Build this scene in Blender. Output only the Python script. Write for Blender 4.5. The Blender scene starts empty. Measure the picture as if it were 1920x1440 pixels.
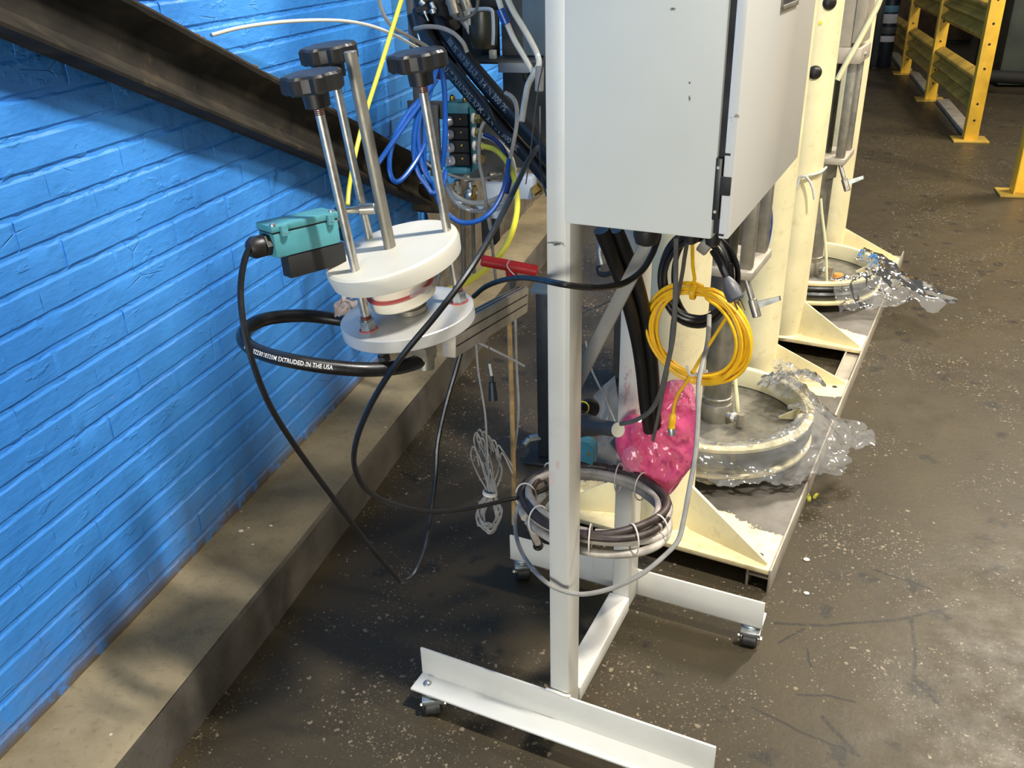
import bpy, bmesh, math, random
from mathutils import Vector as V, Matrix, noise
random.seed(7)
PI = math.pi
scene = bpy.context.scene
COL = scene.collection

# ------------------------------------------------------------------ camera
cd = bpy.data.cameras.new('camera'); cam = bpy.data.objects.new('camera', cd); COL.objects.link(cam)
cd.sensor_width = 36.0; cd.lens = 31.5; cd.clip_start = 0.05; cd.clip_end = 100
r3 = Matrix(((0.962347,-0.099506,0.252956),(0.270641,0.437465,-0.857542),(-0.025329,0.893713,0.447923)))
cam.matrix_world = Matrix.Translation((0, 0, 1.5)) @ r3.to_4x4()
scene.camera = cam
# ------------------------------------------------------------------ world, lamps, exposure
wd = bpy.data.worlds.new('hall_air'); scene.world = wd; wd.use_nodes = True
wd.node_tree.nodes['Background'].inputs[0].default_value = (0.92, 0.90, 0.86, 1)
wd.node_tree.nodes['Background'].inputs[1].default_value = 0.14
def lamp(name, loc, target, sx, sy, power, col):
    d = bpy.data.lights.new(name, 'AREA'); d.shape = 'RECTANGLE'; d.size = sx; d.size_y = sy
    d.energy = power; d.color = col
    o = bpy.data.objects.new(name, d); COL.objects.link(o); o.location = loc
    o.rotation_euler = (V(target) - V(loc)).to_track_quat('-Z', 'Y').to_euler()
    return o
lamp('overhead_lamp', (2.75, 6.7, 5.2), (0.4, 2.2, 0), 0.5, 1.4, 430, (1.0, 0.90, 0.74))
lamp('overhead_lamp', (1.40, 0.92, 4.7), (-0.5, 1.4, 0), 0.16, 0.5, 285, (1.0, 0.96, 0.89))
lamp('rear_fill_light', (-0.3, -4.5, 1.35), (-0.4, 1.6, 1.2), 2.6, 1.4, 215, (1.0, 0.98, 0.88))  # added fill behind the camera, lights faces turned towards it; no real door
lamp('overhead_lamp', (3.9, 3.0, 4.4), (1.3, 7.5, 0.6), 0.4, 1.2, 270, (1.0, 0.90, 0.72))  # added lamp, aimed to brighten the yellow guard rail
vs = scene.view_settings
vs.view_transform = 'Standard'; vs.look = 'None'; vs.gamma = 1.0; vs.exposure = 0.0; vs.use_curve_mapping = False

# ------------------------------------------------------------------ frames
def frame(deg): return Matrix.Rotation(math.radians(deg), 4, 'Z')
FR = {'W': Matrix.Identity(4), 'S': frame(-10), 'M': frame(-12)}
def S(u, w, z): return FR['S'] @ V((u, w, z))
def Mf(u, w, z): return FR['M'] @ V((u, w, z))
DC = V((-0.523, 1.186, 0.972)); DA = V((-0.097, -0.047, 0.994)).normalized()
E1 = (V((1, 0, 0)) - DA * DA.x).normalized(); E2 = DA.cross(E1)
FR['D'] = Matrix(((E1.x, E2.x, DA.x, DC.x), (E1.y, E2.y, DA.y, DC.y), (E1.z, E2.z, DA.z, DC.z), (0, 0, 0, 1)))

# ------------------------------------------------------------------ materials
MATS = {}
def srgb(r, g, b):
    f = lambda c: (c / 255 / 12.92) if c / 255 <= 0.04045 else ((c / 255 + 0.055) / 1.055) ** 2.4
    return (f(r), f(g), f(b), 1)
class NT:
    def __init__(s, name):
        s.m = bpy.data.materials.new(name); s.m.use_nodes = True
        s.t = s.m.node_tree; s.n = s.t.nodes; s.b = s.n['Principled BSDF']; s.out = s.n['Material Output']
        s.tc = s.n.new('ShaderNodeTexCoord'); s.geo = None
    def new(s, typ, **kw):
        q = s.n.new(typ)
        for k, v in kw.items(): setattr(q, k, v)
        return q
    def link(s, a, b): s.t.links.new(a, b)
    def inp(s, sock, v):
        if hasattr(v, 'is_linked') or isinstance(v, bpy.types.NodeSocket): s.link(v, sock)
        else: sock.default_value = v
    def pos(s):
        if not s.geo: s.geo = s.new('ShaderNodeNewGeometry')
        return s.geo.outputs['Position']
    def noise(s, scale, detail=3, rough=0.55, vec=None, dist=0.0):
        q = s.new('ShaderNodeTexNoise'); q.inputs['Scale'].default_value = scale; q.inputs['Detail'].default_value = detail
        q.inputs['Roughness'].default_value = rough; q.inputs['Distortion'].default_value = dist
        s.link(vec or s.pos(), q.inputs['Vector']); return q.outputs['Fac']
    def voro(s, scale, feat='F1', vec=None, out='Distance', rnd=1.0):
        q = s.new('ShaderNodeTexVoronoi', feature=feat); q.inputs['Scale'].default_value = scale
        q.inputs['Randomness'].default_value = rnd
        s.link(vec or s.pos(), q.inputs['Vector']); return q.outputs[out]
    def math(s, op, a, b=0.0, c=None, clamp=False):
        q = s.new('ShaderNodeMath', operation=op, use_clamp=clamp); s.inp(q.inputs[0], a); s.inp(q.inputs[1], b)
        if c is not None: s.inp(q.inputs[2], c)
        return q.outputs[0]
    def ramp(s, f, lo, hi, a=0.0, b=1.0):
        q = s.new('ShaderNodeMapRange'); q.clamp = True; s.inp(q.inputs[0], f)
        q.inputs[1].default_value = lo; q.inputs[2].default_value = hi; q.inputs[3].default_value = a; q.inputs[4].default_value = b
        return q.outputs[0]
    def mix(s, f, a, b, mode='MIX'):
        q = s.new('ShaderNodeMix', data_type='RGBA', blend_type=mode)
        s.inp(q.inputs[0], f); s.inp(q.inputs[6], a); s.inp(q.inputs[7], b); return q.outputs[2]
    def bump(s, h, strength=0.3, dist=0.002):
        q = s.new('ShaderNodeBump'); q.inputs['Strength'].default_value = strength; q.inputs['Distance'].default_value = dist
        s.link(h, q.inputs['Height']); s.link(q.outputs[0], s.b.inputs['Normal']); return q
    def sep(s, v):
        q = s.new('ShaderNodeSeparateXYZ'); s.link(v, q.inputs[0]); return q.outputs
def mat(name, rgb, rough=0.5, metal=0.0, var=0.08, vscale=9.0, bump=0.0, bscale=120.0, dirt=0.0, dirtcol=(70, 60, 48), dscale=14.0, spec=0.5, coat=0.0):
    if name in MATS: return MATS[name]
    t = NT(name); c = srgb(*rgb); d = srgb(*[max(0, x * (1 - var * 2.2)) for x in rgb])
    col = t.mix(t.ramp(t.noise(vscale, 4), 0.35, 0.75), c, d)
    if dirt:
        f = t.math('MULTIPLY', t.ramp(t.noise(dscale, 6, 0.65), 0.56, 0.72), dirt)
        col = t.mix(f, col, srgb(*dirtcol))
    t.link(col, t.b.inputs['Base Color'])
    t.link(t.ramp(t.noise(vscale * 3, 3), 0.3, 0.7, max(0.02, rough - 0.07), min(1, rough + 0.07)), t.b.inputs['Roughness'])
    t.b.inputs['Metallic'].default_value = metal; t.b.inputs['Specular IOR Level'].default_value = spec
    t.b.inputs['Coat Weight'].default_value = coat
    if bump: t.bump(t.noise(bscale, 4, 0.6), bump, 0.002)
    MATS[name] = t.m; return t.m

WHITE = mat('white_enamel', (214, 212, 203), 0.38, var=0.03, vscale=4, dirt=0.14, dirtcol=(150, 120, 105), dscale=9, bump=0.05, bscale=220)
CABW = mat('cabinet_grey_white', (222, 222, 212), 0.42, var=0.02, vscale=3, bump=0.06, bscale=400)
CREAM = mat('cream_paint', (240, 228, 182), 0.4, var=0.04, vscale=6, dirt=0.25, dirtcol=(150, 130, 90), dscale=26, bump=0.05, bscale=90)
CREAMP = mat('cream_plastic', (245, 235, 212), 0.45, var=0.03)
WPLAS = mat('white_plastic', (210, 205, 190), 0.45, var=0.02)
BLK = mat('black_plastic', (34, 32, 30), 0.42, var=0.1)
BLKR = mat('black_rubber', (20, 20, 21), 0.36, var=0.15, vscale=20, bump=0.05, bscale=300)
BLKM = mat('black_matte', (30, 29, 28), 0.7, var=0.1)
CHAN = mat('sooty_steel', (56, 51, 44), 0.8, var=0.25, vscale=7, dirt=0.55, dirtcol=(92, 78, 58), dscale=11, bump=0.35, bscale=70, spec=0.25)
STEEL = mat('steel', (206, 200, 188), 0.34, 0.92, var=0.08, vscale=30)
STEELD = mat('dull_steel', (152, 147, 134), 0.46, 0.6, var=0.12, vscale=18, dirt=0.2)
ALU = mat('aluminium', (206, 204, 198), 0.40, 0.35, var=0.05, vscale=8, bump=0.03, bscale=260)
ALUG = mat('aluminium_profile', (190, 180, 164), 0.5, 0.3, var=0.08, vscale=9, dirt=0.25)
ZINC = mat('zinc', (196, 202, 202), 0.34, 0.9, var=0.12, vscale=40)
BRASS = mat('brass', (190, 158, 88), 0.32, 1.0, var=0.1, vscale=40)
COPPER = mat('red_brown_thread', (120, 60, 46), 0.55, 0.3, var=0.2, vscale=90)
TEAL = mat('teal_paint', (78, 148, 156), 0.5, var=0.08, vscale=25, dirt=0.2, bump=0.12, bscale=200)
TEALD = mat('teal_dark', (52, 128, 148), 0.5, var=0.1, vscale=25, dirt=0.2)
REDP = mat('red_plastic', (196, 32, 34), 0.45, var=0.06, dirt=0.15)
REDL = mat('red_band', (214, 96, 92), 0.5, var=0.1, vscale=30)
YELT = mat('yellow_tube', (232, 220, 66), 0.38, var=0.03)
YELC = mat('yellow_cable', (246, 190, 24), 0.4, var=0.05, vscale=30)
YELB = mat('yellow_barrier', (250, 196, 58), 0.5, var=0.08, vscale=6, dirt=0.25, dirtcol=(110, 90, 40))
YELR = mat('yellow_rail', (196, 160, 62), 0.55, var=0.14, vscale=5, dirt=0.4, dirtcol=(120, 95, 50))
BLUT = mat('blue_tube', (22, 80, 164), 0.3, var=0.05)
GRYC = mat('grey_cable', (158, 154, 146), 0.5, var=0.08, vscale=30)
GRYD = mat('dark_grey_cable', (92, 90, 84), 0.5, var=0.1, vscale=30)
GRYH = mat('grey_hose', (190, 182, 170), 0.5, var=0.14, vscale=22, dirt=0.35, dirtcol=(130, 88, 84), dscale=30)
BRNH = mat('brown_black_hose', (66, 54, 50), 0.5, var=0.2, vscale=22, dirt=0.25, dirtcol=(120, 92, 86), dscale=30)
CLRT = mat('milky_tube', (206, 206, 196), 0.35, var=0.05)
CLRY = mat('cream_tube', (226, 220, 176), 0.35, var=0.05)
WOOD = mat('tan_stick', (176, 142, 88), 0.6, var=0.15, vscale=40)
DKPL = mat('dark_grey_plate', (92, 94, 92), 0.6, 0.2, var=0.15, vscale=6, dirt=0.3)
BLUG = mat('blue_grey_panel', (104, 126, 140), 0.55, var=0.06)
PALEB = mat('pale_blue_grey', (170, 182, 198), 0.5, var=0.06)
OLIVE = mat('dark_olive_bowl', (52, 52, 40), 0.35, var=0.15, vscale=12)
SILV = mat('silver_button', (208, 204, 212), 0.3, 0.4, var=0.05)
NAVY = mat('blackened_navy', (26, 32, 40), 0.5, var=0.1)
FARM = mat('far_machine_green', (70, 76, 68), 0.6, var=0.12, vscale=4)
TIE = mat('cable_tie', (226, 218, 206), 0.4, var=0.04)
LABW = mat('label_white', (206, 204, 206), 0.6, var=0.05)
LABB = mat('label_blue', (92, 140, 160), 0.6, var=0.08)
ORNG = mat('orange_cap', (240, 150, 70), 0.45, var=0.05)
INK = mat('white_ink', (225, 225, 222), 0.6, var=0.02)
INKD = mat('faded_ink', (134, 146, 152), 0.6, var=0.1, vscale=300)
PINKS = mat('pink_stain', (206, 150, 146), 0.5, var=0.05)

def plastic_film(name, rgb, alpha, gl=0.5, rough=0.08, transl=0.6, wr=60):
    t = NT(name); n = t.new
    tr = n('ShaderNodeBsdfTransparent'); tr.inputs[0].default_value = (1, 1, 1, 1)
    df = n('ShaderNodeBsdfDiffuse'); df.inputs[0].default_value = srgb(*rgb)
    tl = n('ShaderNodeBsdfTranslucent'); tl.inputs[0].default_value = srgb(*rgb)
    gs = n('ShaderNodeBsdfGlossy'); gs.inputs['Roughness'].default_value = rough
    b = n('ShaderNodeBump'); b.inputs['Strength'].default_value = 0.6; b.inputs['Distance'].default_value = 0.004
    t.link(t.voro(wr, 'F1'), b.inputs['Height'])
    for q in (df, gs): t.link(b.outputs[0], q.inputs['Normal'])
    m0 = n('ShaderNodeMixShader'); m0.inputs[0].default_value = transl; t.link(df.outputs[0], m0.inputs[1]); t.link(tl.outputs[0], m0.inputs[2])
    a = t.ramp(t.noise(wr * 0.35, 4), 0.3, 0.75, alpha * 0.65, min(1.0, alpha * 1.35))
    m1 = n('ShaderNodeMixShader'); t.link(a, m1.inputs[0]); t.link(tr.outputs[0], m1.inputs[1]); t.link(m0.outputs[0], m1.inputs[2])
    fr = n('ShaderNodeFresnel'); fr.inputs[0].default_value = 1.45; t.link(b.outputs[0], fr.inputs['Normal'])
    m2 = n('ShaderNodeMixShader'); t.link(t.math('MULTIPLY', fr.outputs[0], gl * 2, clamp=True), m2.inputs[0]); t.link(m1.outputs[0], m2.inputs[1]); t.link(gs.outputs[0], m2.inputs[2])
    t.link(m2.outputs[0], t.out.inputs[0]); MATS[name] = t.m; return t.m
FILM = plastic_film('clear_film', (222, 224, 226), 0.30, 1.0, 0.08, 0.5, 22)
PINKB = plastic_film('pink_film', (255, 108, 166), 0.78, 0.6, 0.14, 0.5, 45)
PINKC = plastic_film('pale_pink_film', (244, 176, 196), 0.45, 0.6, 0.12, 0.5, 45)
MILK = plastic_film('milky_film', (200, 206, 214), 0.55, 0.4, 0.15, 0.5, 40)

def wall_paint():
    t = NT('blue_wall_paint')
    c = t.mix(t.ramp(t.noise(3.2, 5, 0.6), 0.3, 0.75), srgb(70, 150, 232), srgb(54, 132, 216))
    z = t.sep(t.pos())[2]
    # grime: creeping up from the kerb, and flaked spots
    g = t.math('MULTIPLY', t.ramp(z, 0.135, 0.34, 1, 0), t.ramp(t.noise(9, 6, 0.7), 0.38, 0.66))
    c = t.mix(t.math('MULTIPLY', g, 0.75), c, srgb(112, 118, 128))
    fl = t.ramp(t.noise(34, 5, 0.6), 0.715, 0.74)
    c = t.mix(t.math('MULTIPLY', fl, 0.5), c, srgb(122, 146, 196))
    lo = t.math('MULTIPLY', t.ramp(z, 0.140, 0.185, 1, 0), t.ramp(t.noise(20, 5, 0.7), 0.36, 0.46))
    c = t.mix(lo, c, srgb(104, 90, 68))
    t.link(c, t.b.inputs['Base Color']); t.b.inputs['Roughness'].default_value = 0.42
    mp = t.new('ShaderNodeMapping'); mp.inputs['Scale'].default_value = (1, 0.45, 1); t.link(t.pos(), mp.inputs['Vector']); st_ = mp.outputs[0]
    h = t.math('MULTIPLY', t.noise(60, 6, 0.6, st_), 0.6)
    h = t.math('ADD', h, t.math('MULTIPLY', t.noise(11, 3), 1.0))
    h = t.math('ADD', h, t.math('MULTIPLY', t.ramp(t.noise(30, 4, 0.6, st_), 0.62, 0.68), 0.28))      # paint runs and blobs
    pit = t.ramp(t.noise(48, 4, 0.65, st_), 0.685, 0.72)
    h = t.math('SUBTRACT', h, t.math('MULTIPLY', pit, 0.8))                                            # chipped pits
    crk = t.math('MULTIPLY', t.ramp(t.voro(7.5, 'DISTANCE_TO_EDGE', st_), 0.0, 0.012, 1, 0), t.ramp(t.noise(6, 3), 0.56, 0.62))
    h = t.math('SUBTRACT', h, t.math('MULTIPLY', crk, 0.5))
    t.bump(h, 0.6, 0.006); MATS['blue_wall_paint'] = t.m; return t.m
BLUEW = wall_paint()

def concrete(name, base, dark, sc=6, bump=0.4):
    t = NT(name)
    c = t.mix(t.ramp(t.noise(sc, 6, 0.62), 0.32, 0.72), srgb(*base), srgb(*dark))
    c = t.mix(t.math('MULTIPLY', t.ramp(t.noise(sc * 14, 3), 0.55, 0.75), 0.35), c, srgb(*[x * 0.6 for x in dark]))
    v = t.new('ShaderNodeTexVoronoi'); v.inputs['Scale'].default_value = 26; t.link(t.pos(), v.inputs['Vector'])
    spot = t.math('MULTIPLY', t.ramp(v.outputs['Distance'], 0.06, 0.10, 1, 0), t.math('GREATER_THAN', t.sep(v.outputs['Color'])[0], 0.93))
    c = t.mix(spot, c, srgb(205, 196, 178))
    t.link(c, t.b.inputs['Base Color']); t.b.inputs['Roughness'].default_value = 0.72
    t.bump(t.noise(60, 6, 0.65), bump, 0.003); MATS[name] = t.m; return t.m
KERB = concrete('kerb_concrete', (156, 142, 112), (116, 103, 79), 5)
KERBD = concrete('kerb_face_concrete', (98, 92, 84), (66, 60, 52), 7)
BARE = concrete('bare_masonry', (112, 104, 90), (70, 64, 56), 11, 0.9)  # base tone darkened, puts the shade on the far wall into the colour

def floor_mat():
    t = NT('floor_concrete'); P = t.pos()
    big = t.noise(1.3, 5, 0.6); mid = t.noise(6.0, 6, 0.65)
    c = t.mix(t.ramp(big, 0.35, 0.7), srgb(72, 63, 45), srgb(52, 45, 33))
    c = t.mix(t.math('MULTIPLY', t.ramp(mid, 0.45, 0.75), 0.55), c, srgb(50, 44, 35))
    c = t.mix(t.math('MULTIPLY', t.ramp(t.noise(150, 3, 0.6), 0.5, 0.8), 0.55), c, srgb(36, 32, 26))
    # exposed pale aggregate in patches
    patch = t.ramp(t.noise(2.6, 5, 0.7), 0.44, 0.70)
    for sc, rad, thr, k in ((62, 0.26, 0.46, 0.8), (125, 0.30, 0.46, 0.6), (34, 0.16, 0.86, 0.8), (230, 0.3, 0.45, 0.5)):
        q = t.new('ShaderNodeTexVoronoi'); q.inputs['Scale'].default_value = sc
        w = t.new('ShaderNodeVectorMath', operation='ADD'); t.link(P, w.inputs[0])
        nz = t.new('ShaderNodeTexNoise'); nz.inputs['Scale'].default_value = sc * 1.2; t.link(P, nz.inputs['Vector'])
        ms = t.new('ShaderNodeVectorMath', operation='SCALE'); t.link(nz.outputs['Color'], ms.inputs[0]); ms.inputs['Scale'].default_value = 1.0 / sc
        t.link(ms.outputs[0], w.inputs[1]); t.link(w.outputs[0], q.inputs['Vector'])
        r = t.sep(q.outputs['Color'])
        keep = t.math('GREATER_THAN', t.math('ADD', r[0], t.math('MULTIPLY', patch, 0.78)), thr + 0.58)
        rad2 = t.math('MULTIPLY', t.math('ADD', r[1], 0.35), rad)
        spot = t.math('MULTIPLY', t.math('LESS_THAN', q.outputs['Distance'], rad2), keep)
        c = t.mix(t.math('MULTIPLY', spot, k), c, t.mix(r[2], srgb(152, 141, 120), srgb(114, 98, 76)))
    # dark tar-like blots
    q = t.new('ShaderNodeTexVoronoi'); q.inputs['Scale'].default_value = 9
    w = t.new('ShaderNodeVectorMath', operation='ADD'); t.link(P, w.inputs[0])
    nz = t.new('ShaderNodeTexNoise'); nz.inputs['Scale'].default_value = 16; nz.inputs['Detail'].default_value = 5; t.link(P, nz.inputs['Vector'])
    ms = t.new('ShaderNodeVectorMath', operation='SCALE'); t.link(nz.outputs['Color'], ms.inputs[0]); ms.inputs['Scale'].default_value = 0.12
    t.link(ms.outputs[0], w.inputs[1]); t.link(w.outputs[0], q.inputs['Vector'])
    r = t.sep(q.outputs['Color'])
    blot = t.math('MULTIPLY', t.ramp(q.outputs['Distance'], 0.14, 0.30, 1, 0), t.math('GREATER_THAN', r[0], 0.48))
    blot = t.math('MULTIPLY', blot, t.ramp(t.noise(70, 4, 0.7), 0.38, 0.5))
    c = t.mix(t.math('MULTIPLY', blot, 0.85), c, srgb(30, 29, 28))
    # long scratches, each a line on the floor
    x, y, z = t.sep(P)
    wob = t.math('MULTIPLY', t.math('SUBTRACT', t.noise(11, 3), 0.5), 0.02)
    acc = None
    for (ax, ay), (bx, by), wd_ in SCR:
        L = math.hypot(bx - ax, by - ay); dx, dy = (bx - ax) / L, (by - ay) / L
        px = t.math('SUBTRACT', x, ax); py = t.math('SUBTRACT', y, ay)
        s_ = t.math('ADD', t.math('MULTIPLY', px, dx), t.math('MULTIPLY', py, dy))
        d_ = t.math('ABSOLUTE', t.math('ADD', t.math('SUBTRACT', t.math('MULTIPLY', px, -dy), t.math('MULTIPLY', py, -dx)), wob))
        e_ = t.math('ABSOLUTE', t.math('SUBTRACT', s_, L / 2))
        m_ = t.math('MULTIPLY', t.ramp(d_, wd_ * 0.6, wd_ * 1.6, 1, 0), t.math('LESS_THAN', e_, L / 2))
        acc = m_ if acc is None else t.math('MAXIMUM', acc, m_)
    acc = t.math('MULTIPLY', acc, t.ramp(t.noise(45, 4, 0.7), 0.30, 0.48))
    c = t.mix(t.math('MULTIPLY', acc, 0.8), c, srgb(28, 26, 25))
    t.link(c, t.b.inputs['Base Color'])
    t.link(t.ramp(t.noise(9, 6, 0.75), 0.3, 0.7, 0.36, 0.58), t.b.inputs['Roughness'])
    t.b.inputs['Specular IOR Level'].default_value = 0.36
    t.bump(t.noise(70, 6, 0.65), 0.16, 0.003); MATS['floor_concrete'] = t.m; return t.m
def xy(p): return (p[0], p[1])
SCR = [(xy((0.1173,1.7729,0.0000)), xy((0.2527,1.7991,-0.0000)), 0.004), (xy((0.2527,1.7991,-0.0000)), xy((0.4013,1.8556,0.0000)), 0.004), (xy((0.4013,1.8556,0.0000)), xy((0.5233,1.9255,0.0000)), 0.0035),
       (xy((0.4397,1.8789,0.0000)), xy((0.4234,1.6595,-0.0000)), 0.004), (xy((0.1284,1.7007,0.0000)), xy((0.1888,1.7755,0.0000)), 0.003), (xy((0.1930,1.7043,0.0000)), xy((0.2038,1.6423,0.0000)), 0.003),
       (xy((0.0731,1.4892,-0.0000)), xy((0.1668,1.4505,0.0000)), 0.003), (xy((0.1668,1.4505,0.0000)), xy((0.2809,1.4178,0.0000)), 0.003), (xy((0.2212,1.5028,0.0000)), xy((0.2927,1.4100,0.0000)), 0.004),
       (xy((0.1668,1.5507,0.0000)), xy((0.2338,1.5645,0.0000)), 0.003), (xy((0.2338,1.5645,0.0000)), xy((0.2928,1.5608,0.0000)), 0.003), (xy((0.3590,2.0486,0.0000)), xy((0.4955,1.9947,0.0000)), 0.004),
       (xy((0.4234,1.6595,-0.0000)), xy((0.4632,1.5950,0.0000)), 0.004)]
FLOORM = floor_mat()

def plate_mat():      # steel skid plate with ragged cream over-paint around each column foot
    t = NT('painted_base_plate'); P = t.tc.outputs['Object']
    x, y, z = t.sep(P)
    acc = None
    for ax, ay, bx, by, rad in ((-0.60, -0.47, -0.31, -0.535, 0.11), (-0.60, 0.47, -0.31, 0.56, 0.10), (-0.60, -0.47, -0.90, -0.53, 0.12), (-0.60, 0.47, -0.90, 0.55, 0.10)):
        ax += 0.607; bx += 0.607
        L = math.hypot(bx - ax, by - ay); dx, dy = (bx - ax) / L, (by - ay) / L
        px = t.math('SUBTRACT', x, ax); py = t.math('SUBTRACT', y, ay)
        s_ = t.math('MINIMUM', t.math('MAXIMUM', t.math('ADD', t.math('MULTIPLY', px, dx), t.math('MULTIPLY', py, dy)), 0), L)
        qx = t.math('SUBTRACT', px, t.math('MULTIPLY', s_, dx)); qy = t.math('SUBTRACT', py, t.math('MULTIPLY', s_, dy))
        d_ = t.math('SQRT', t.math('ADD', t.math('MULTIPLY', qx, qx), t.math('MULTIPLY', qy, qy)))
        d_ = t.math('ADD', d_, t.math('MULTIPLY', t.math('SUBTRACT', t.noise(26, 6, 0.7), 0.5), 0.10))
        m_ = t.ramp(d_, rad, rad + 0.004, 1, 0)
        acc = m_ if acc is None else t.math('MAXIMUM', acc, m_)
    cr = t.mix(t.ramp(t.noise(40, 6, 0.7), 0.45, 0.7), srgb(243, 226, 178), srgb(220, 196, 140))
    st = t.mix(t.ramp(t.noise(14, 5, 0.6), 0.35, 0.7), srgb(104, 98, 90), srgb(78, 74, 68))
    t.link(t.mix(acc, st, cr), t.b.inputs['Base Color']); t.b.inputs['Roughness'].default_value = 0.5
    t.bump(t.math('ADD', acc, t.math('MULTIPLY', t.noise(90, 4), 0.3)), 0.5, 0.0015)
    MATS['painted_base_plate'] = t.m; return t.m
PLATEM = plate_mat()

def door_mat():        # grey-white enamel with a few worn chips along the edge
    t = NT('cabinet_door_enamel'); P = t.tc.outputs['Object']; x, y, z = t.sep(P)
    c = t.mix(t.ramp(t.noise(3, 3), 0.3, 0.7), srgb(226, 224, 216), srgb(220, 219, 213))
    chip = t.math('MULTIPLY', t.ramp(t.noise(38, 5, 0.7), 0.66, 0.69), t.ramp(y, -0.235, -0.19, 1, 0))
    c = t.mix(t.math('MULTIPLY', chip, 0.7), c, srgb(126, 110, 84))
    t.link(c, t.b.inputs['Base Color']); t.b.inputs['Roughness'].default_value = 0.2
    t.bump(t.noise(400, 3), 0.03, 0.001); MATS['cabinet_door_enamel'] = t.m; return t.m
DOORM = door_mat()

# ------------------------------------------------------------------ geometry
class G:
    def __init__(s): s.bm = bmesh.new()
    def _bev(s, vs_, w, seg=2):
        es = {e for v in vs_ for e in v.link_edges}
        bmesh.ops.bevel(s.bm, geom=list(es), offset=w, segments=seg, affect='EDGES', profile=0.5)
    def obox(s, c, ax, h, bev=0.0):
        c = V(c); ax = [V(a).normalized() for a in ax]; vv = []
        for i in (-1, 1):
            for j in (-1, 1):
                for k in (-1, 1): vv.append(s.bm.verts.new(c + ax[0] * i * h[0] + ax[1] * j * h[1] + ax[2] * k * h[2]))
        for f in ((0, 1, 3, 2), (4, 6, 7, 5), (0, 4, 5, 1), (2, 3, 7, 6), (0, 2, 6, 4), (1, 5, 7, 3)): s.bm.faces.new([vv[i] for i in f])
        if bev: s._bev(vv, bev)
        return s
    def box(s, x0, x1, y0, y1, z0, z1, bev=0.0):
        return s.obox(((x0 + x1) / 2, (y0 + y1) / 2, (z0 + z1) / 2), ((1, 0, 0), (0, 1, 0), (0, 0, 1)), (abs(x1 - x0) / 2, abs(y1 - y0) / 2, abs(z1 - z0) / 2), bev)
    def lathe(s, prof, o=(0, 0, 0), axis=(0, 0, 1), n=24, a0=0.0, a1=2 * PI, lobes=None):
        o = V(o); ax = V(axis).normalized(); t = V((1, 0, 0)) if abs(ax.x) < 0.8 else V((0, 1, 0))
        e1 = (t - ax * t.dot(ax)).normalized(); e2 = ax.cross(e1); full = abs(a1 - a0 - 2 * PI) < 1e-6
        m = n if full else n + 1; rings = []
        for r, h in prof:
            if r < 1e-6: rings.append([s.bm.verts.new(o + ax * h)])
            else:
                rg = []
                for i in range(m):
                    a = a0 + (a1 - a0) * i / n; rr = r * (lobes(a) if lobes else 1)
                    rg.append(s.bm.verts.new(o + ax * h + (e1 * math.cos(a) + e2 * math.sin(a)) * rr))
                rings.append(rg)
        for A, B in zip(rings, rings[1:]):
            for i in range(m if full else m - 1):
                j = (i + 1) % m
                try:
                    if len(A) == 1 and len(B) == 1: continue
                    if len(A) == 1: s.bm.faces.new((A[0], B[j], B[i]))
                    elif len(B) == 1: s.bm.faces.new((A[i], A[j], B[0]))
                    else: s.bm.faces.new((A[i], A[j], B[j], B[i]))
                except ValueError: pass
        return s
    def cyl(s, p0, p1, r0, r1=None, n=20, ch=0.0):
        p0, p1 = V(p0), V(p1); r1 = r0 if r1 is None else r1; L = (p1 - p0).length
        pr = [(0, 0), (r0, 0), (r1, L), (0, L)] if not ch else [(0, 0), (r0 - ch, 0), (r0, ch), (r1, L - ch), (r1 - ch, L), (0, L)]
        return s.lathe(pr, p0, p1 - p0, n)
    def hexa(s, p0, p1, r): return s.cyl(p0, p1, r, n=6)
    def sphere(s, c, r, sc=(1, 1, 1), n=16):
        bmesh.ops.create_uvsphere(s.bm, u_segments=n, v_segments=max(6, n // 2), radius=r, matrix=Matrix.Translation(c) @ Matrix.Diagonal((*sc, 1)))
        return s
    def prism(s, pts, vec):
        a = [s.bm.verts.new(V(p)) for p in pts]; b = [s.bm.verts.new(V(p) + V(vec)) for p in pts]
        s.bm.faces.new(a[::-1]); s.bm.faces.new(b); n = len(a)
        for i in range(n): s.bm.faces.new((a[i], a[(i + 1) % n], b[(i + 1) % n], b[i]))
        return s
    def tube(s, pts, r, n=8, sub=6, smooth=True, cap=True, rad=None):
        P = spline(pts, sub) if smooth and len(pts) > 2 else [V(p) for p in pts]
        rings = []; up = None
        for i, p in enumerate(P):
            d = (P[min(i + 1, len(P) - 1)] - P[max(i - 1, 0)])
            if d.length < 1e-9: d = V((0, 0, 1))
            d.normalize()
            if up is None:
                t = V((0, 0, 1)) if abs(d.z) < 0.9 else V((1, 0, 0)); up = (t - d * t.dot(d)).normalized()
            else:
                up = up - d * up.dot(d)
                up = up.normalized() if up.length > 1e-6 else d.orthogonal().normalized()
            e2 = d.cross(up); rr = rad(i / (len(P) - 1)) * r if rad else r
            rings.append([s.bm.verts.new(p + (up * math.cos(2 * PI * k / n) + e2 * math.sin(2 * PI * k / n)) * rr) for k in range(n)])
        for A, B in zip(rings, rings[1:]):
            for k in range(n): s.bm.faces.new((A[k], A[(k + 1) % n], B[(k + 1) % n], B[k]))
        if cap: s.bm.faces.new(rings[0][::-1]); s.bm.faces.new(rings[-1])
        return s
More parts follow.
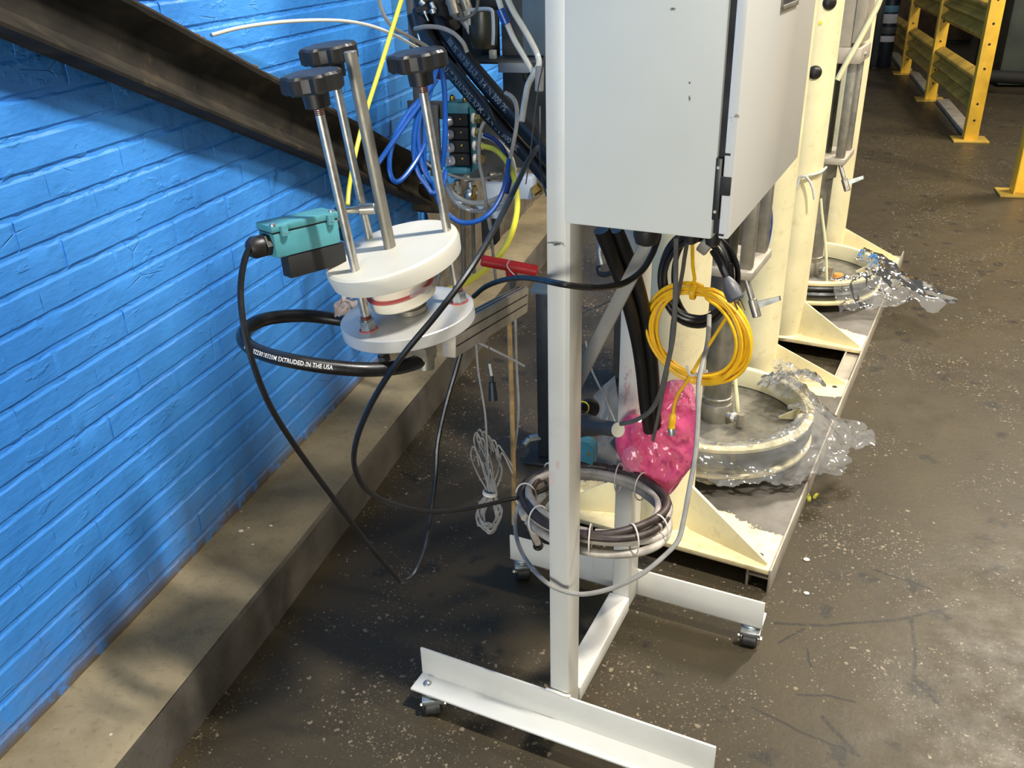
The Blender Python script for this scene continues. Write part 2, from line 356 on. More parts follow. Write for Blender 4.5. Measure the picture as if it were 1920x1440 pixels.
    def grid(s, f, nu, nv, keep=None):
        vv = [[s.bm.verts.new(f(i / nu, j / nv)) for j in range(nv + 1)] for i in range(nu + 1)]
        for i in range(nu):
            for j in range(nv):
                if keep is None or keep((i + .5) / nu, (j + .5) / nv): s.bm.faces.new((vv[i][j], vv[i + 1][j], vv[i + 1][j + 1], vv[i][j + 1]))
        bmesh.ops.delete(s.bm, geom=[v for v in s.bm.verts if not v.link_faces], context='VERTS')
        return s
def spline(pts, sub=6):
    P = [V(p) for p in pts]; out = []
    Q = [P[0] * 2 - P[1]] + P + [P[-1] * 2 - P[-2]]
    for i in range(1, len(Q) - 2):
        a, b, c, d = Q[i - 1], Q[i], Q[i + 1], Q[i + 2]
        for k in range(sub):
            t = k / sub
            out.append(0.5 * ((2 * b) + (c - a) * t + (2 * a - 5 * b + 4 * c - d) * t * t + (3 * b - a - 3 * c + d) * t ** 3))
    out.append(P[-1]); return out
MW = {}
def obj(name, g, m, parent=None, fr='W', sharp=35, own=None):
    bm = g.bm; T = FR[fr].copy()
    base = MW[parent.name] if parent else (own or Matrix.Identity(4))
    bmesh.ops.transform(bm, matrix=base.inverted() @ T, verts=bm.verts)
    bmesh.ops.recalc_face_normals(bm, faces=bm.faces)
    me = bpy.data.meshes.new(name); bm.to_mesh(me); bm.free(); me.materials.append(m)
    for p in me.polygons: p.use_smooth = True
    me.set_sharp_from_angle(angle=math.radians(sharp))
    o = bpy.data.objects.new(name, me); COL.objects.link(o)
    if parent: o.parent = parent
    elif own: o.matrix_world = own
    MW[o.name] = base.copy(); return o
def thing(name, label, cat, M_, group=None):
    o = bpy.data.objects.new(name, None); COL.objects.link(o); o.empty_display_size = 0.05
    o.matrix_world = M_; MW[o.name] = M_.copy(); o['label'] = label; o['category'] = cat
    if group: o['group'] = group
    return o
def at(p, fr='W'):
    m = FR[fr].to_3x3().to_4x4(); m.translation = V(p); return m
def tag(o, label, cat, group=None):
    o['label'] = label; o['category'] = cat
    if group: o['group'] = group
    return o
def cable(name, label, cat, pts, r, m, n=8, sub=7, group=None, rad=None):
    c = sum((V(p) for p in pts), V()) / len(pts); lo = min(pts, key=lambda p: p[2])
    return tag(obj(name, G().tube(pts, r, n, sub, rad=rad), m, own=Matrix.Translation(lo)), label, cat, group)

# ================================================================== SETTING
fl = obj('floor', G().grid(lambda a, b: V((-3 + 12 * a, -3 + 27 * b, 0)), 24, 54), FLOORM, own=Matrix.Identity(4)); fl['kind'] = 'structure'
# kerb along the wall
KX = -1.06
def kp(y, j):
    n1 = noise.noise(V((y * 2.3, j * 3.1, 0))) * 0.004 + noise.noise(V((y * 9, j * 5, 2))) * 0.002
    prof = [(-1.32, 0.138), (-1.20, 0.139), (-1.105, 0.137), (-1.085, 0.131), (-1.066, 0.128)]
    x, z = prof[j]; return V((x + n1 * (j > 2), y, z + n1 * 0.7))
g = G().grid(lambda a, b: kp(-0.6 + 12.6 * a, round(b * 4)), 160, 4)
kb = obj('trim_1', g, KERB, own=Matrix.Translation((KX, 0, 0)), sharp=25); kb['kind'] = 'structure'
def kf(y, j):
    n1 = noise.noise(V((y * 3.3, j * 2.1, 7))) * 0.004
    prof = [(-1.066, 0.128), (-1.062, 0.118), (-1.060, 0.06), (-1.058, 0.02), (-1.056, -0.002)]
    x, z = prof[j]; return V((x + n1 + (noise.noise(V((y * 2.3, 9.3, 0))) * 0.004 + noise.noise(V((y * 9, 15, 2))) * 0.002) * (j == 0), y, z))
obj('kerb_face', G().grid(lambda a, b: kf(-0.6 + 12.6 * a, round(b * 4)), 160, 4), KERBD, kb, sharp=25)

# painted brick wall
WX = -1.281; PITCH = 0.0642; Z0 = 0.1743 - PITCH; BL = 0.2128; BP = 0.213
def brick_bm(g, seed, L=BL, H=0.0572, D=0.03, org=(0, 0, 0)):
    rnd = random.Random(seed); ny, nz = 13, 3; o = V(org)
    ys = [0, 0.006] + [L * k / ny for k in range(1, ny)] + [L - 0.006, L]; zs = [0, 0.005, H * 0.5, H - 0.005, H]
    tx, tz = rnd.uniform(-.0004, .0004), rnd.uniform(-.0010, .0010)
    def p(i, j):
        e = (i in (0, len(ys) - 1)) or (j in (0, len(zs) - 1))
        nn = noise.noise(V((ys[i] * 17 + seed * 3.7, zs[j] * 21, seed)))
        mm = noise.noise(V((ys[i] * 28 + seed * 9.1, zs[j] * 60, seed + 5))) + 0.7 * noise.noise(V((ys[i] * 85 + seed * 4.1, zs[j] * 60, seed + 8)))
        x = nn * 0.0014 + tx * (i / len(ys) - .5) * 1.2 + tz * (j - 2) / 2 - (0.0034 if j in (0, len(zs) - 1) else ((0.0020 if seed % 4 == 0 else 0.0001) if e else 0))
        return o + V((x, ys[i] + (mm * 0.002 if i in (0, len(ys) - 1) else 0), zs[j] + (mm * 0.0040 if j in (0, len(zs) - 1) else 0)))
    vv = [[g.bm.verts.new(p(i, j)) for j in range(len(zs))] for i in range(len(ys))]
    for i in range(len(ys) - 1):
        for j in range(len(zs) - 1): g.bm.faces.new((vv[i][j], vv[i + 1][j], vv[i + 1][j + 1], vv[i][j + 1]))
    ring = [vv[i][0] for i in range(len(ys))] + [vv[-1][j] for j in range(1, len(zs))] + [vv[i][-1] for i in range(len(ys) - 2, -1, -1)] + [vv[0][j] for j in range(len(zs) - 2, 0, -1)]
    back = [g.bm.verts.new(v.co + V((-D - v.co.x + o.x, 0, 0))) for v in ring]
    for k in range(len(ring)): g.bm.faces.new((ring[k], back[k], back[(k + 1) % len(ring)], ring[(k + 1) % len(ring)]))
wl = obj('wall_left', G().box(WX - 0.25, WX - 0.012, -1.2, 9.0, 0.10, 3.2), BLUEW, own=Matrix.Translation((WX, 0, 0.1))); wl['kind'] = 'structure'
# mortar skin, recessed
def mort(a, b):
    y = -1.2 + 7.2 * a; z = 0.12 + 1.7 * b
    return V((WX - 0.0040 + noise.noise(V((y * 20, z * 34, 1))) * 0.0016, y, z))
obj('mortar', G().grid(mort, 220, 60), BLUEW, wl)
variants = []
for k in range(14):
    g = G(); brick_bm(g, k + 1); o = obj('brick', g, BLUEW, None, own=Matrix.Identity(4), sharp=24)
    variants.append(o.data); bpy.data.objects.remove(o)
half = []
for k in range(3):
    g = G(); brick_bm(g, k + 40, L=0.098); o = obj('brick', g, BLUEW, None, own=Matrix.Identity(4), sharp=60)
    half.append(o.data); bpy.data.objects.remove(o)
rest = G(); rr = random.Random(3); nb = 0
for row in range(0, 26):
    z = Z0 + row * PITCH + 0.0035
    off = (0.0 if row % 2 else BP / 2) + rr.uniform(-.012, .012)
    y = -1.2 + off
    while y < 5.6:
        near = 0.70 + max(0, row - 8) * 0.012 < y + BL and y < 3.25 and row < 22
        if near and nb < 290:
            me = rr.choice(variants)
            b = bpy.data.objects.new('brick', me); COL.objects.link(b); b.parent = wl
            b.location = V((WX + rr.uniform(-.0005, .0005), y, z)) - V((WX, 0, 0.1)); nb += 1
        elif y > 3.2 and row < 7 : pass
        elif y > 0.4: brick_bm(rest, rr.randint(100, 130), org=(WX + rr.uniform(-.0005, .0005), y, z))
        y += BP
o = obj('brick_courses', rest, BLUEW, wl, sharp=24); o['kind'] = 'stuff'
# stripped masonry low on the wall past the end of the paint
def barep(a, b):
    y = 3.2 + 2.6 * a; z = 0.13 + 0.45 * b
    return V((WX + 0.012 + noise.noise(V((y * 11, z * 14, 5))) * 0.016 + noise.noise(V((y * 34, z * 40, 5))) * 0.007, y, z))
obj('bare_masonry', G().grid(barep, 90, 26), BARE, wl)
# dark cover strip across the aisle
st = obj('trim_2', G().box(0.30, 6.0, -0.115, 0.115, 0.0, 0.004, 0.0015), mat('strip_steel', (78, 70, 62), 0.6, 0.1, var=0.15, vscale=6), own=Matrix.Translation((0, 4.33, 0)) @ Matrix.Rotation(math.radians(8), 4, 'Z')); st['kind'] = 'structure'

# sloping steel channel on the wall
ch = thing('steel_channel', 'sooty dark steel C-channel sloping down along the blue brick wall', 'steel beam', at((-1.25, 3.1, 0.60)))
DIRY = V((0, 1, -0.431)).normalized(); UPY = V((0, 0.431, 1)).normalized()
def chan_pt(x, y, h): return V((x, y, 1.933 - 0.431 * y)) + UPY * h
def strip(prof, jag, name, y0=0.2, y1=3.10, nseg=90):
    g = G(); rings = []
    for i in range(nseg + 1):
        y = y0 + (y1 - y0) * i / nseg; rg_ = []
        for k, (x, h) in enumerate(prof):
            j = noise.noise(V((y * 14, k * 9, 3))) * jag + noise.noise(V((y * 47, 3, k * 9))) * jag * .8
            rg_.append(g.bm.verts.new(chan_pt(x + j * .5, y, h + j)))
        rings.append(rg_)
    n = len(prof)
    for A, B in zip(rings, rings[1:]):
        for k in range(n): g.bm.faces.new((A[k], A[(k + 1) % n], B[(k + 1) % n], B[k]))
    g.bm.faces.new(rings[0]); g.bm.faces.new(rings[-1][::-1]); return obj(name, g, CHAN, ch)
strip([(-1.268, 0.0), (-1.261, 0.0), (-1.261, 0.152), (-1.268, 0.152)], 0.0, 'web')
strip([(-1.261, 0.0), (-1.203, 0.0), (-1.201, 0.006), (-1.206, 0.014), (-1.240, 0.028), (-1.254, 0.037), (-1.261, 0.048)], 0.0007, 'flange')
strip([(-1.261, 0.152), (-1.206, 0.152), (-1.203, 0.146), (-1.207, 0.138), (-1.240, 0.127), (-1.254, 0.118), (-1.261, 0.108)], 0.0022, 'flange')
g = G(); rr = random.Random(5)
for k in range(70):
    y = rr.uniform(1.4, 2.6); p = chan_pt(-1.235 + rr.uniform(-.02, .025), y, 0.152); s_ = rr.uniform(.002, .006)
    g.sphere(p, s_, (1.3, 1.8, 0.7), 6)
o = obj('dirt_crumbs', g, mat('brown_dirt', (112, 88, 62), 0.9, var=0.2), ch); o['kind'] = 'stuff'
obj('end_bracket', G().obox(chan_pt(-1.235, 3.12, 0.03), ((1, 0, 0), DIRY, UPY), (0.045, 0.035, 0.05), 0.004), CHAN, ch)

# ================================================================== WHITE ROLLING STAND
ZB = 0.055
st = thing('rolling_stand', 'white enamelled steel stand with angle-iron feet on small casters', 'stand', at(S(-0.527, 1.45, 0), 'S'))
def angle_foot(wv, dirw):
    t_ = 0.0055; g = G()
    w0, w1 = sorted((wv, wv + dirw * 0.056))
    g.box(-0.849, -0.205, w0, w1, ZB, ZB + t_, 0.0018)
    v0, v1 = (wv - t_, wv) if dirw < 0 else (wv, wv + t_)
    g.box(-0.849, -0.205, v0, v1, ZB, ZB + 0.076, 0.0018)
    return obj('foot_rail', g, WHITE, st, 'S')
angle_foot(1.231, -1)
far = angle_foot(1.668, 1)
obj('post', G().box(-0.548, -0.504, 1.231, 1.289, ZB + 0.004, 2.05, 0.009), WHITE, st, 'S')
obj('post', G().box(-0.548, -0.504, 1.598, 1.668, ZB + 0.004, 2.05, 0.009), WHITE, st, 'S')
obj('cross_member', G().box(-0.552, -0.502, 1.288, 1.60, ZB + 0.006, ZB + 0.046, 0.004), WHITE, st, 'S')
obj('gusset_plate', G().box(-0.62, -0.548, 1.655, 1.667, ZB + 0.03, ZB + 0.10, 0.002), WHITE, st, 'S')
obj('weld_bead', G().tube([S(-0.552, 1.2265, ZB + 0.079), S(-0.53, 1.226, ZB + 0.080), S(-0.512, 1.2265, ZB + 0.078), S(-0.500, 1.2285, ZB + 0.079)], 0.004, 6), WHITE, st)
def caster(u, w, rot):
    c = V((u, w, 0)); r = 0.0212; a = V((math.cos(rot), math.sin(rot), 0)); b = V((-a.y, a.x, 0)); hw = 0.0175
    g = G()
    g.lathe([(0, ZB), (0.023, ZB), (0.025, ZB - 0.003), (0.024, ZB - 0.007), (0, ZB - 0.007)], c, (0, 0, 1), 24)
    for s in (-1, 1): g.prism([c + b * (hw + .003) * s + a * x + V((0, 0, z)) for x, z in ((-0.022, ZB - 0.007), (0.034, ZB - 0.009), (0.036, 0.036), (0.024, 0.011), (0.012, 0.011), (-0.006, 0.030))], b * 0.002 * s)
    g.obox(c + a * 0.006 + V((0, 0, ZB - 0.0095)), (a, b, (0, 0, 1)), (0.030, hw + 0.005, 0.0025), 0.0012)
    g.obox(c + a * 0.036 + V((0, 0, ZB - 0.0125)), (a, b, (0, 0, 1)), (0.0016, hw + 0.005, 0.0050), 0.001)
    fk = obj('caster', g, ZINC, st, 'S')
    ax = c + a * 0.017 + V((0, 0, r))
    obj('wheel', G().lathe([(0.004, -hw + .001), (r - .003, -hw), (r, -hw + .003), (r, hw - .003), (r - .003, hw), (0.004, hw - .001)], ax, b, 28), mat('grey_black_tread', (58, 58, 58), 0.45, var=0.15, vscale=60), fk, 'S')
    obj('axle_bolt', G().hexa(ax - b * (hw + .010), ax + b * (hw + .010), 0.0048), STEEL, fk, 'S')
caster(-0.812, 1.205, -1.05); caster(-0.232, 1.205, -1.4); caster(-0.232, 1.690, -1.45); caster(-0.825, 1.692, -1.05)
for u, w in ((-0.822, 1.202), (-0.232, 1.202)):
    obj('bolt_head', G().lathe([(0, 0.0075), (0.004, 0.0070), (0.0075, 0.004), (0.0095, 0.0012), (0.0095, -0.001)], (u, w, ZB + 0.0055), (0, 0, 1), 20), ZINC, st, 'S')
def smudge(name, c, ex, ez, n_, seed, m, par, thr=0.0, fr='S', res=22):
    c = V(c); ex = V(ex); ez = V(ez); n_ = V(n_)
    def f(a, b): return c + ex * (a - .5) + ez * (b - .5) + n_ * 0.0003
    def kp_(a, b): return noise.noise(V((a * 5, b * 5, seed))) + .5 * noise.noise(V((a * 13, b * 13, seed))) + 0.45 - 1.7 * ((a - .5) ** 2 + (b - .5) ** 2) * 2 > thr
    return obj(name, G().grid(f, res, res, keep=kp_), m, par, fr)
SCUFF = mat('black_scuff', (92, 92, 92), 0.6, var=0.2, vscale=200)
smudge('scuff_mark', (-0.528, 1.2310, (-0.5313,1.2310,1.0712)[2]), (0.036, 0, 0), (0, 0, 0.009), (0, -1, 0), 3, SCUFF, st, 0.15)
for k, (px, w_, h_) in enumerate(((((-0.5269,1.2310,0.6691)), .010, .020), (((-0.5373,1.2310,0.6356)), .012, .034))):
    smudge('pink_stain', (px[0], 1.2310, px[2]), (w_, 0, 0), (0, 0, h_), (0, -1, 0), 6 + k, mat('pale_pink_stain', (220, 188, 182), .5), st, 0.1)
q = (-0.5309,1.5980,0.6448); smudge('pink_stain', (-0.526, 1.598, q[2]), (0.030, 0, 0), (0, 0, 0.12), (0, -1, 0), 12, mat('pale_pink_stain', (220, 188, 182), .5), st, 0.25)
# control cabinet bolted to the stand
cb = thing('control_cabinet', 'grey-white steel control cabinet hung on the white stand posts', 'cabinet', at(S(-0.39, 1.45, 1.114), 'S'))
obj('enclosure_body', G().box(-0.5035, -0.2810, 1.200, 1.715, 1.114, 2.15, 0.004), CABW, cb, 'S')
obj('door_gasket', G().box(-0.2812, -0.2722, 1.206, 1.70, 1.122, 2.14), BLKM, cb, 'S')
g = G(); g.box(-0.2722, -0.2575, 1.199, 1.735, 1.117, 2.15, 0.003)
dr = obj('door', g, DOORM, cb, 'S')
hz0, hz1 = (-0.2749,1.2000,1.1435)[2], (-0.2778,1.2000,1.2276)[2]
hg = obj('hinge', G().box(-0.2822, -0.2735, 1.1965, 1.206, hz0, hz1, 0.001), BLK, cb, 'S')
ht0, ht1 = (-0.2667,1.2000,1.1783)[2], (-0.2687,1.2000,1.2035)[2]
obj('hinge_tab', G().box(-0.2745, -0.2600, 1.1960, 1.203, ht0, ht1, 0.001), BLKM, hg, 'S')
for zz in (hz0 + 0.012, hz1 - 0.012): obj('screw', G().cyl((-0.278, 1.1968, zz), (-0.278, 1.1945, zz), 0.0022, n=10), STEEL, hg, 'S')
for px0, px1 in ((hz0 - 0.022, hz0 - 0.019), (hz1 + 0.004, hz1 + 0.007)):
    obj('door_edge_slot', G().box(-0.2724, -0.2640, 1.1982, 1.2015, px0, px1), BLKM, dr, 'S')
for px, w_, h_, sd_ in ((((-0.3253,1.2000,1.3217)), .0035, .0035, 2), (((-0.3240,1.2000,1.3023)), .003, .009, 4), (((-0.3525,1.2000,1.4104)), .008, .004, 9)):
    smudge('scuff_mark', (px[0], 1.2000, px[2]), (w_, 0, 0), (0, 0, h_), (0, -1, 0), sd_, SCUFF, cb, 0.0, res=10)
# latch pull let into the door
LA = (-0.2575,1.4139,1.3934); LB = (-0.2575,1.5448,1.3952)
lw0, lw1 = LA[1], LB[1]; lz = LA[2]
g = G()
for (w0, w1, z0, z1) in ((lw0, lw1, lz - .001, lz + .006), (lw0, lw0 + .006, lz, lz + .10), (lw1 - .006, lw1, lz, lz + .10), (lw0, lw1, lz + .094, lz + .10)):
    g.box(-0.2578, -0.2545, w0, w1, z0, z1, 0.001)
lt = obj('latch_frame', g, STEELD, dr, 'S')
obj('latch_recess', G().box(-0.2576, -0.2570, lw0 + .004, lw1 - .004, lz + .004, lz + .096), BLKM, lt, 'S')
# cable glands under the box
def under(u, w): return (u, w, 1.114)
for (u, w, r) in ((-0.396, 1.27, 0.021), (-0.335, 1.30, 0.013), (-0.302, 1.30, 0.013)):
    g = G(); g.hexa((u, w, 1.115), (u, w, 1.098), r); g.lathe([(r * .97, 0), (r * .97, -0.010), (r * .8, -0.022), (r * .4, -0.026)], (u, w, 1.098), (0, 0, 1), 18)
    obj('cable_gland', g, BLK, cb, 'S')
obj('hose_entry', G().lathe([(0.036, 0.001), (0.036, -0.008), (0.03, -0.010)], (-0.455, 1.335, 1.114), (0, 0, 1), 24), BLKM, cb, 'S')

# ================================================================== CLAMP FIXTURE ON THE LEFT (own tilted frame D)
cf = thing('clamp_fixture', 'aluminium disc fixture with black star knobs on steel rods and a white pressing disc', 'fixture', FR['D'].copy())
O = V((-0.005, 0.03, 0))
obj('base_disc', G().lathe([(0, 0), (0.1045, 0), (0.1060, -0.0015), (0.1060, -0.0195), (0.1045, -0.021), (0, -0.021)], O, (0, 0, 1), 72), ALU, cf, 'D')
RODS = [(-0.043, -0.034), (0.0705, 0.068), (-0.073, 0.088)]
HT = [0.333, 0.333, 0.352]
def lob(a): return 1 + 0.075 * math.tanh(2.6 * math.cos(7 * a))
for (a, b), h in zip(RODS, HT):
    rd = obj('tie_rod', G().cyl((a, b, -0.03), (a, b, h), 0.0068, n=20), STEEL, cf, 'D')
    g = G()
    for k in range(5): g.lathe([(0.0066, 0), (0.0074, .0012), (0.0066, .0024)], (a, b, h - 0.010 + k * 0.0024), (0, 0, 1), 16)
    obj('thread', g, COPPER, rd, 'D')
    g = G(); g.hexa((a, b, 0.0005), (a, b, 0.016), 0.0125); g.lathe([(0.0085, 0), (0.0085, 0.002), (0.0068, 0.002)], (a, b, 0.016), (0, 0, 1), 16)
    obj('hex_nut', g, ZINC, rd, 'D')
    obj('thread_collar', G().lathe([(0.0070, 0), (0.0083, .001), (0.0083, .0045), (0.0070, .006)], (a, b, 0.0175), (0, 0, 1), 18), COPPER, rd, 'D')
    obj('nut_seal_ring', G().lathe([(0.0145, 0), (0.0145, 0.0012), (0.012, 0.0012)], (a, b, 0), (0, 0, 1), 24), REDL, rd, 'D')
    g = G(); h0 = h
    g.lathe([(0, h0), (0.014, h0), (0.0175, h0 + 0.001), (0.0185, h0 + 0.022), (0.0, h0 + 0.022)], (a, b, 0), (0, 0, 1), 28)
    g.lathe([(0, 0), (0.036, 0.0005), (0.0405, 0.004), (0.0405, 0.021), (0.0375, 0.0245), (0.030, 0.0265), (0.0, 0.0280)], (a, b, h0 + 0.021), (0, 0, 1), 84, lobes=lob)
    obj('star_knob', g, BLK, rd, 'D', sharp=28)
# white pressing disc, slightly cocked on the rods
nW = V((-0.11, -0.09, 1)).normalized(); cW = V((-0.010, 0.030, 0.106))
obj('pressing_disc', G().lathe([(0, 0), (0.1005, 0), (0.1045, -0.003), (0.1060, -0.010), (0.1030, -0.0285), (0.100, -0.030), (0, -0.030)], cW, nW, 72), WPLAS, cf, 'D')
obj('rod_holes', G().lathe([(0.0068, 0), (0.0105, 0.0006), (0.0105, -0.001)], (RODS[0][0], RODS[0][1], cW.z - 0.11 * 0.0 + (RODS[0][0] - cW.x) * .11 + (RODS[0][1] - cW.y) * .09), nW, 18), WPLAS, cf, 'D')
ctop = V((-0.080, 0.035, 0.392)); cbot = V((-0.015, 0.036, 0.090))
cr_ = obj('centre_rod', G().cyl(V((-0.014, 0.036, 0.095)), V((-0.014, 0.036, 0.392)), 0.0092, n=24, ch=0.001), STEELD, cf, 'D')
# spool between the discs
sp = V((-0.004, 0.034, 0))
sl = obj('spool', G().lathe([(0, 0.020), (0.046, 0.020), (0.0525, 0.024), (0.0545, 0.030), (0.0535, 0.0395), (0.0480, 0.0405), (0.0480, 0.058), (0.0500, 0.062), (0.0500, 0.0665), (0.047, 0.070), (0.047, 0.080), (0, 0.080)], sp, nW, 56), CREAMP, cf, 'D')
obj('red_band', G().lathe([(0.0483, 0.0408), (0.0545, 0.0412), (0.0548, 0.0432), (0.0500, 0.0440), (0.0484, 0.0445)], sp, nW, 56), REDL, sl, 'D')
obj('film_edge', G().grid(lambda u, v: sp + V((math.cos(-1.0 + u * 1.5) * (0.0545 + .004 * v), math.sin(-1.0 + u * 1.5) * (0.0545 + .004 * v), 0.040 + 0.014 * v + .002 * math.sin(u * 13))), 24, 3), MILK, sl, 'D')
obj('collar', G().lathe([(0, 0), (0.0235, 0), (0.0250, 0.002), (0.0250, 0.0095), (0.020, 0.0105), (0.020, 0.014), (0.0235, 0.0145), (0.0235, 0.022), (0, 0.022)], (0.003, 0.032, 0), (0, 0, 1), 36), STEELD, cf, 'D')
# studs and elbow fitting below
g = G(); g.hexa((-0.030, -0.030, -0.021), (-0.030, -0.030, -0.036), 0.014); g.cyl((-0.030, -0.030, -0.036), (-0.030, -0.030, -0.062), 0.0075, n=16); g.hexa((-0.030, -0.030, -0.046), (-0.030, -0.030, -0.054), 0.0105)
obj('stud', g, STEELD, cf, 'D')
g = G(); g.cyl((0.028, -0.004, -0.021), (0.028, -0.004, -0.062), 0.0175, n=24); g.hexa((0.028, -0.004, -0.040), (0.028, -0.004, -0.054), 0.021); g.cyl((0.028, -0.004, -0.062), (0.026, -0.008, -0.080), 0.014, n=20)
obj('elbow_fitting', g, STEELD, cf, 'D')

# rag of stained tape at the disc edge
def ragf(u, v):
    p = V((-0.6471,1.2427,0.9645)); a = V((0.03, 0.01, 0)); b = V((0.004, 0.01, 0.034))
    return p + a * (u - .5) * (1.2 - v * .3) + b * (v - .5) + V((noise.noise(V((u * 3, v * 3, 1))), noise.noise(V((u * 3, v * 3, 4))), noise.noise(V((u * 3, v * 3, 8))))) * 0.012
rg = obj('torn_tape', G().grid(ragf, 14, 14, keep=lambda u, v: abs(v - .5) < .3 + .25 * noise.noise(V((u * 6, 2, 1))) + .1), mat('torn_tape_paint', (216, 196, 186), 0.6, var=0.1, vscale=60, dirt=0.8, dirtcol=(150, 92, 66), dscale=45), cf)
# hose looped below the disc
HP = [(-0.6282,1.2982,0.9053),(-0.6952,1.3127,0.9054),(-0.7522,1.2870,0.9188),(-0.7824,1.2260,0.9358),(-0.7776,1.1586,0.9496),(-0.7586,1.1087,0.9542),(-0.7272,1.0771,0.9531),(-0.6846,1.0641,0.9491),(-0.6408,1.0631,0.9444),(-0.5970,1.0770,0.9346),(-0.5494,1.1024,0.9234),(-0.5136,1.1392,0.9144),(-0.4936,1.1815,0.9097),(-0.4977,1.2253,0.9054),(-0.5158,1.2541,0.9071),(-0.5414,1.2669,0.9069)]
hs = tag(obj('looped_hose', G().tube(HP, 0.0112, 16, 10), BLKR, own=Matrix.Translation(HP[9])), 'thick black printed hose looped round beneath the aluminium disc', 'hose')
def text_mesh(body, size):
    c = bpy.data.curves.new('print', 'FONT'); c.body = body; c.size = size; c.resolution_u = 2; c.offset = size * 0.012
    o = bpy.data.objects.new('print', c); COL.objects.link(o); bpy.context.view_layer.update()
    me = bpy.data.meshes.new_from_object(o.evaluated_get(bpy.context.evaluated_depsgraph_get()))
    pts = [tuple(v.co) for v in me.vertices]; fs = [tuple(p.vertices) for p in me.polygons]
    bpy.data.objects.remove(o); return pts, fs
def print_on(hose_pts, r, body, size, s0, parent, m, facing, ang=0.0, sub=10, flip=False, stretch=1.0):
    P = spline(hose_pts, sub); cum = [0]
    for a, b in zip(P, P[1:]): cum.append(cum[-1] + (b - a).length)
    def frame_at(s):
        k = 0
        while k < len(cum) - 2 and cum[k + 1] < s: k += 1
        f = (s - cum[k]) / max(1e-9, cum[k + 1] - cum[k]); p = P[k].lerp(P[k + 1], f)
        d0 = (P[k + 1] - P[max(0, k - 1)]).normalized(); d1 = (P[min(len(P) - 1, k + 2)] - P[k]).normalized()
        return p, d0.lerp(d1, f).normalized()
    pts, fs = text_mesh(body, size); g = G(); vv = []
    for x, y, z in pts:
        p, d = frame_at(s0 + x * stretch * (-1 if flip else 1)); n0 = V(facing); n0 = (n0 - d * n0.dot(d)).normalized()
        e = d.cross(n0) * (-1 if not flip else 1)
        if flip: pass
        th = ((y - size * .36) * (1)) / r + ang
        vv.append(g.bm.verts.new(p + (n0 * math.cos(th) + e * math.sin(th)) * (r + 0.0003)))
    for f in fs:
        try: g.bm.faces.new([vv[i] for i in f])
        except ValueError: pass
    return obj('printed_lettering', g, m, parent)
def arc_s(pts, sub, i):
    P = spline(pts, sub); return sum((P[k + 1] - P[k]).length for k in range(min(len(P) - 1, int(i * sub))))
print_on(HP, 0.0112, '05/23 3223018320M EXTRUDED IN THE USA', 0.0094, arc_s(HP, 10, 6.0), hs, INK, V((0.05, -1, 0.55)), ang=-0.05, stretch=0.77)

# limit switch clamped to the front rod
LA_ = V((-0.6701,1.0930,1.1279)); LB_ = V((-0.6128,1.1848,1.1272)); lx = (LB_ - LA_).normalized(); lz_ = (DA - lx * DA.dot(lx)).normalized(); ly = lz_.cross(lx)
LLEN = (LB_ - LA_).length
def L3(a, b, c): return LA_ + lx * a + ly * b + lz_ * c
lm = Matrix(((lx.x, ly.x, lz_.x, LA_.x), (lx.y, ly.y, lz_.y, LA_.y), (lx.z, ly.z, lz_.z, LA_.z), (0, 0, 0, 1)))
FR['L'] = lm
ls = thing('limit_switch', 'teal cast limit switch box with black cable gland beside the front rod', 'switch', lm.copy())
obj('switch_body', G().box(0, LLEN, 0, 0.046, -0.036, 0.000, 0.003), TEAL, ls, 'L')
g = G(); g.box(-0.002, LLEN + .002, -0.001, 0.047, 0.0015, 0.012, 0.0025)
ld = obj('lid', g, TEAL, ls, 'L')
obj('lid_seal', G().box(0.001, LLEN - .001, 0.001, 0.045, -0.0005, 0.002), BLKM, ls, 'L')
for a in (0.017, LLEN - 0.014):
    obj('screw_boss', G().cyl((a, -0.002, -0.004), (a, -0.002, 0.010), 0.0060, n=14), TEAL, ld, 'L')
    obj('screw', G().lathe([(0, 0.0030), (0.0038, 0.0024), (0.0048, 0.0), (0.0048, -0.002)], (a, -0.0045, 0.001), (0, -1, 0.4), 14), ZINC, ld, 'L')
for a, b in ((0.004, 0.004), (LLEN - 0.006, 0.006)):
    obj('screw', G().lathe([(0, 0.0030), (0.0042, 0.0024), (0.0050, 0.0), (0.0050, -0.002)], (a, b, 0.0125), (0, 0, 1), 14), ZINC, ld, 'L')
g = G(); g.hexa((0.001, 0.020, -0.017), (-0.009, 0.020, -0.017), 0.0165); g.cyl((-0.009, 0.020, -0.017), (-0.012, 0.020, -0.017), 0.0125); g.lathe([(0.0165, 0), (0.0165, 0.012), (0.0115, 0.020), (0.006, 0.021)], (-0.011, 0.020, -0.017), (-1, 0, 0), 12)
obj('cable_gland', g, BLK, ls, 'L')
obj('mounting_block', G().box(0.018, LLEN + 0.006, 0.002, 0.026, -0.070, -0.037, 0.001), BLKM, ls, 'L')
g = G(); g.cyl((LLEN, 0.022, -0.010), (LLEN + 0.016, 0.022, -0.010), 0.011, n=18); g.box(LLEN + .014, LLEN + .021, 0.014, 0.030, -0.040, 0.012, 0.002)
obj('lever_arm', g, BLK, ls, 'L')
obj('roller', G().cyl((LLEN + 0.046, 0.012, 0.004), (LLEN + 0.064, -0.004, 0.004), 0.0085, n=18, ch=0.001), STEEL, ls, 'L')
obj('roller_pin', G().cyl((LLEN + 0.018, 0.030, 0.004), (LLEN + 0.048, 0.010, 0.004), 0.0055, n=12), STEEL, ls, 'L')
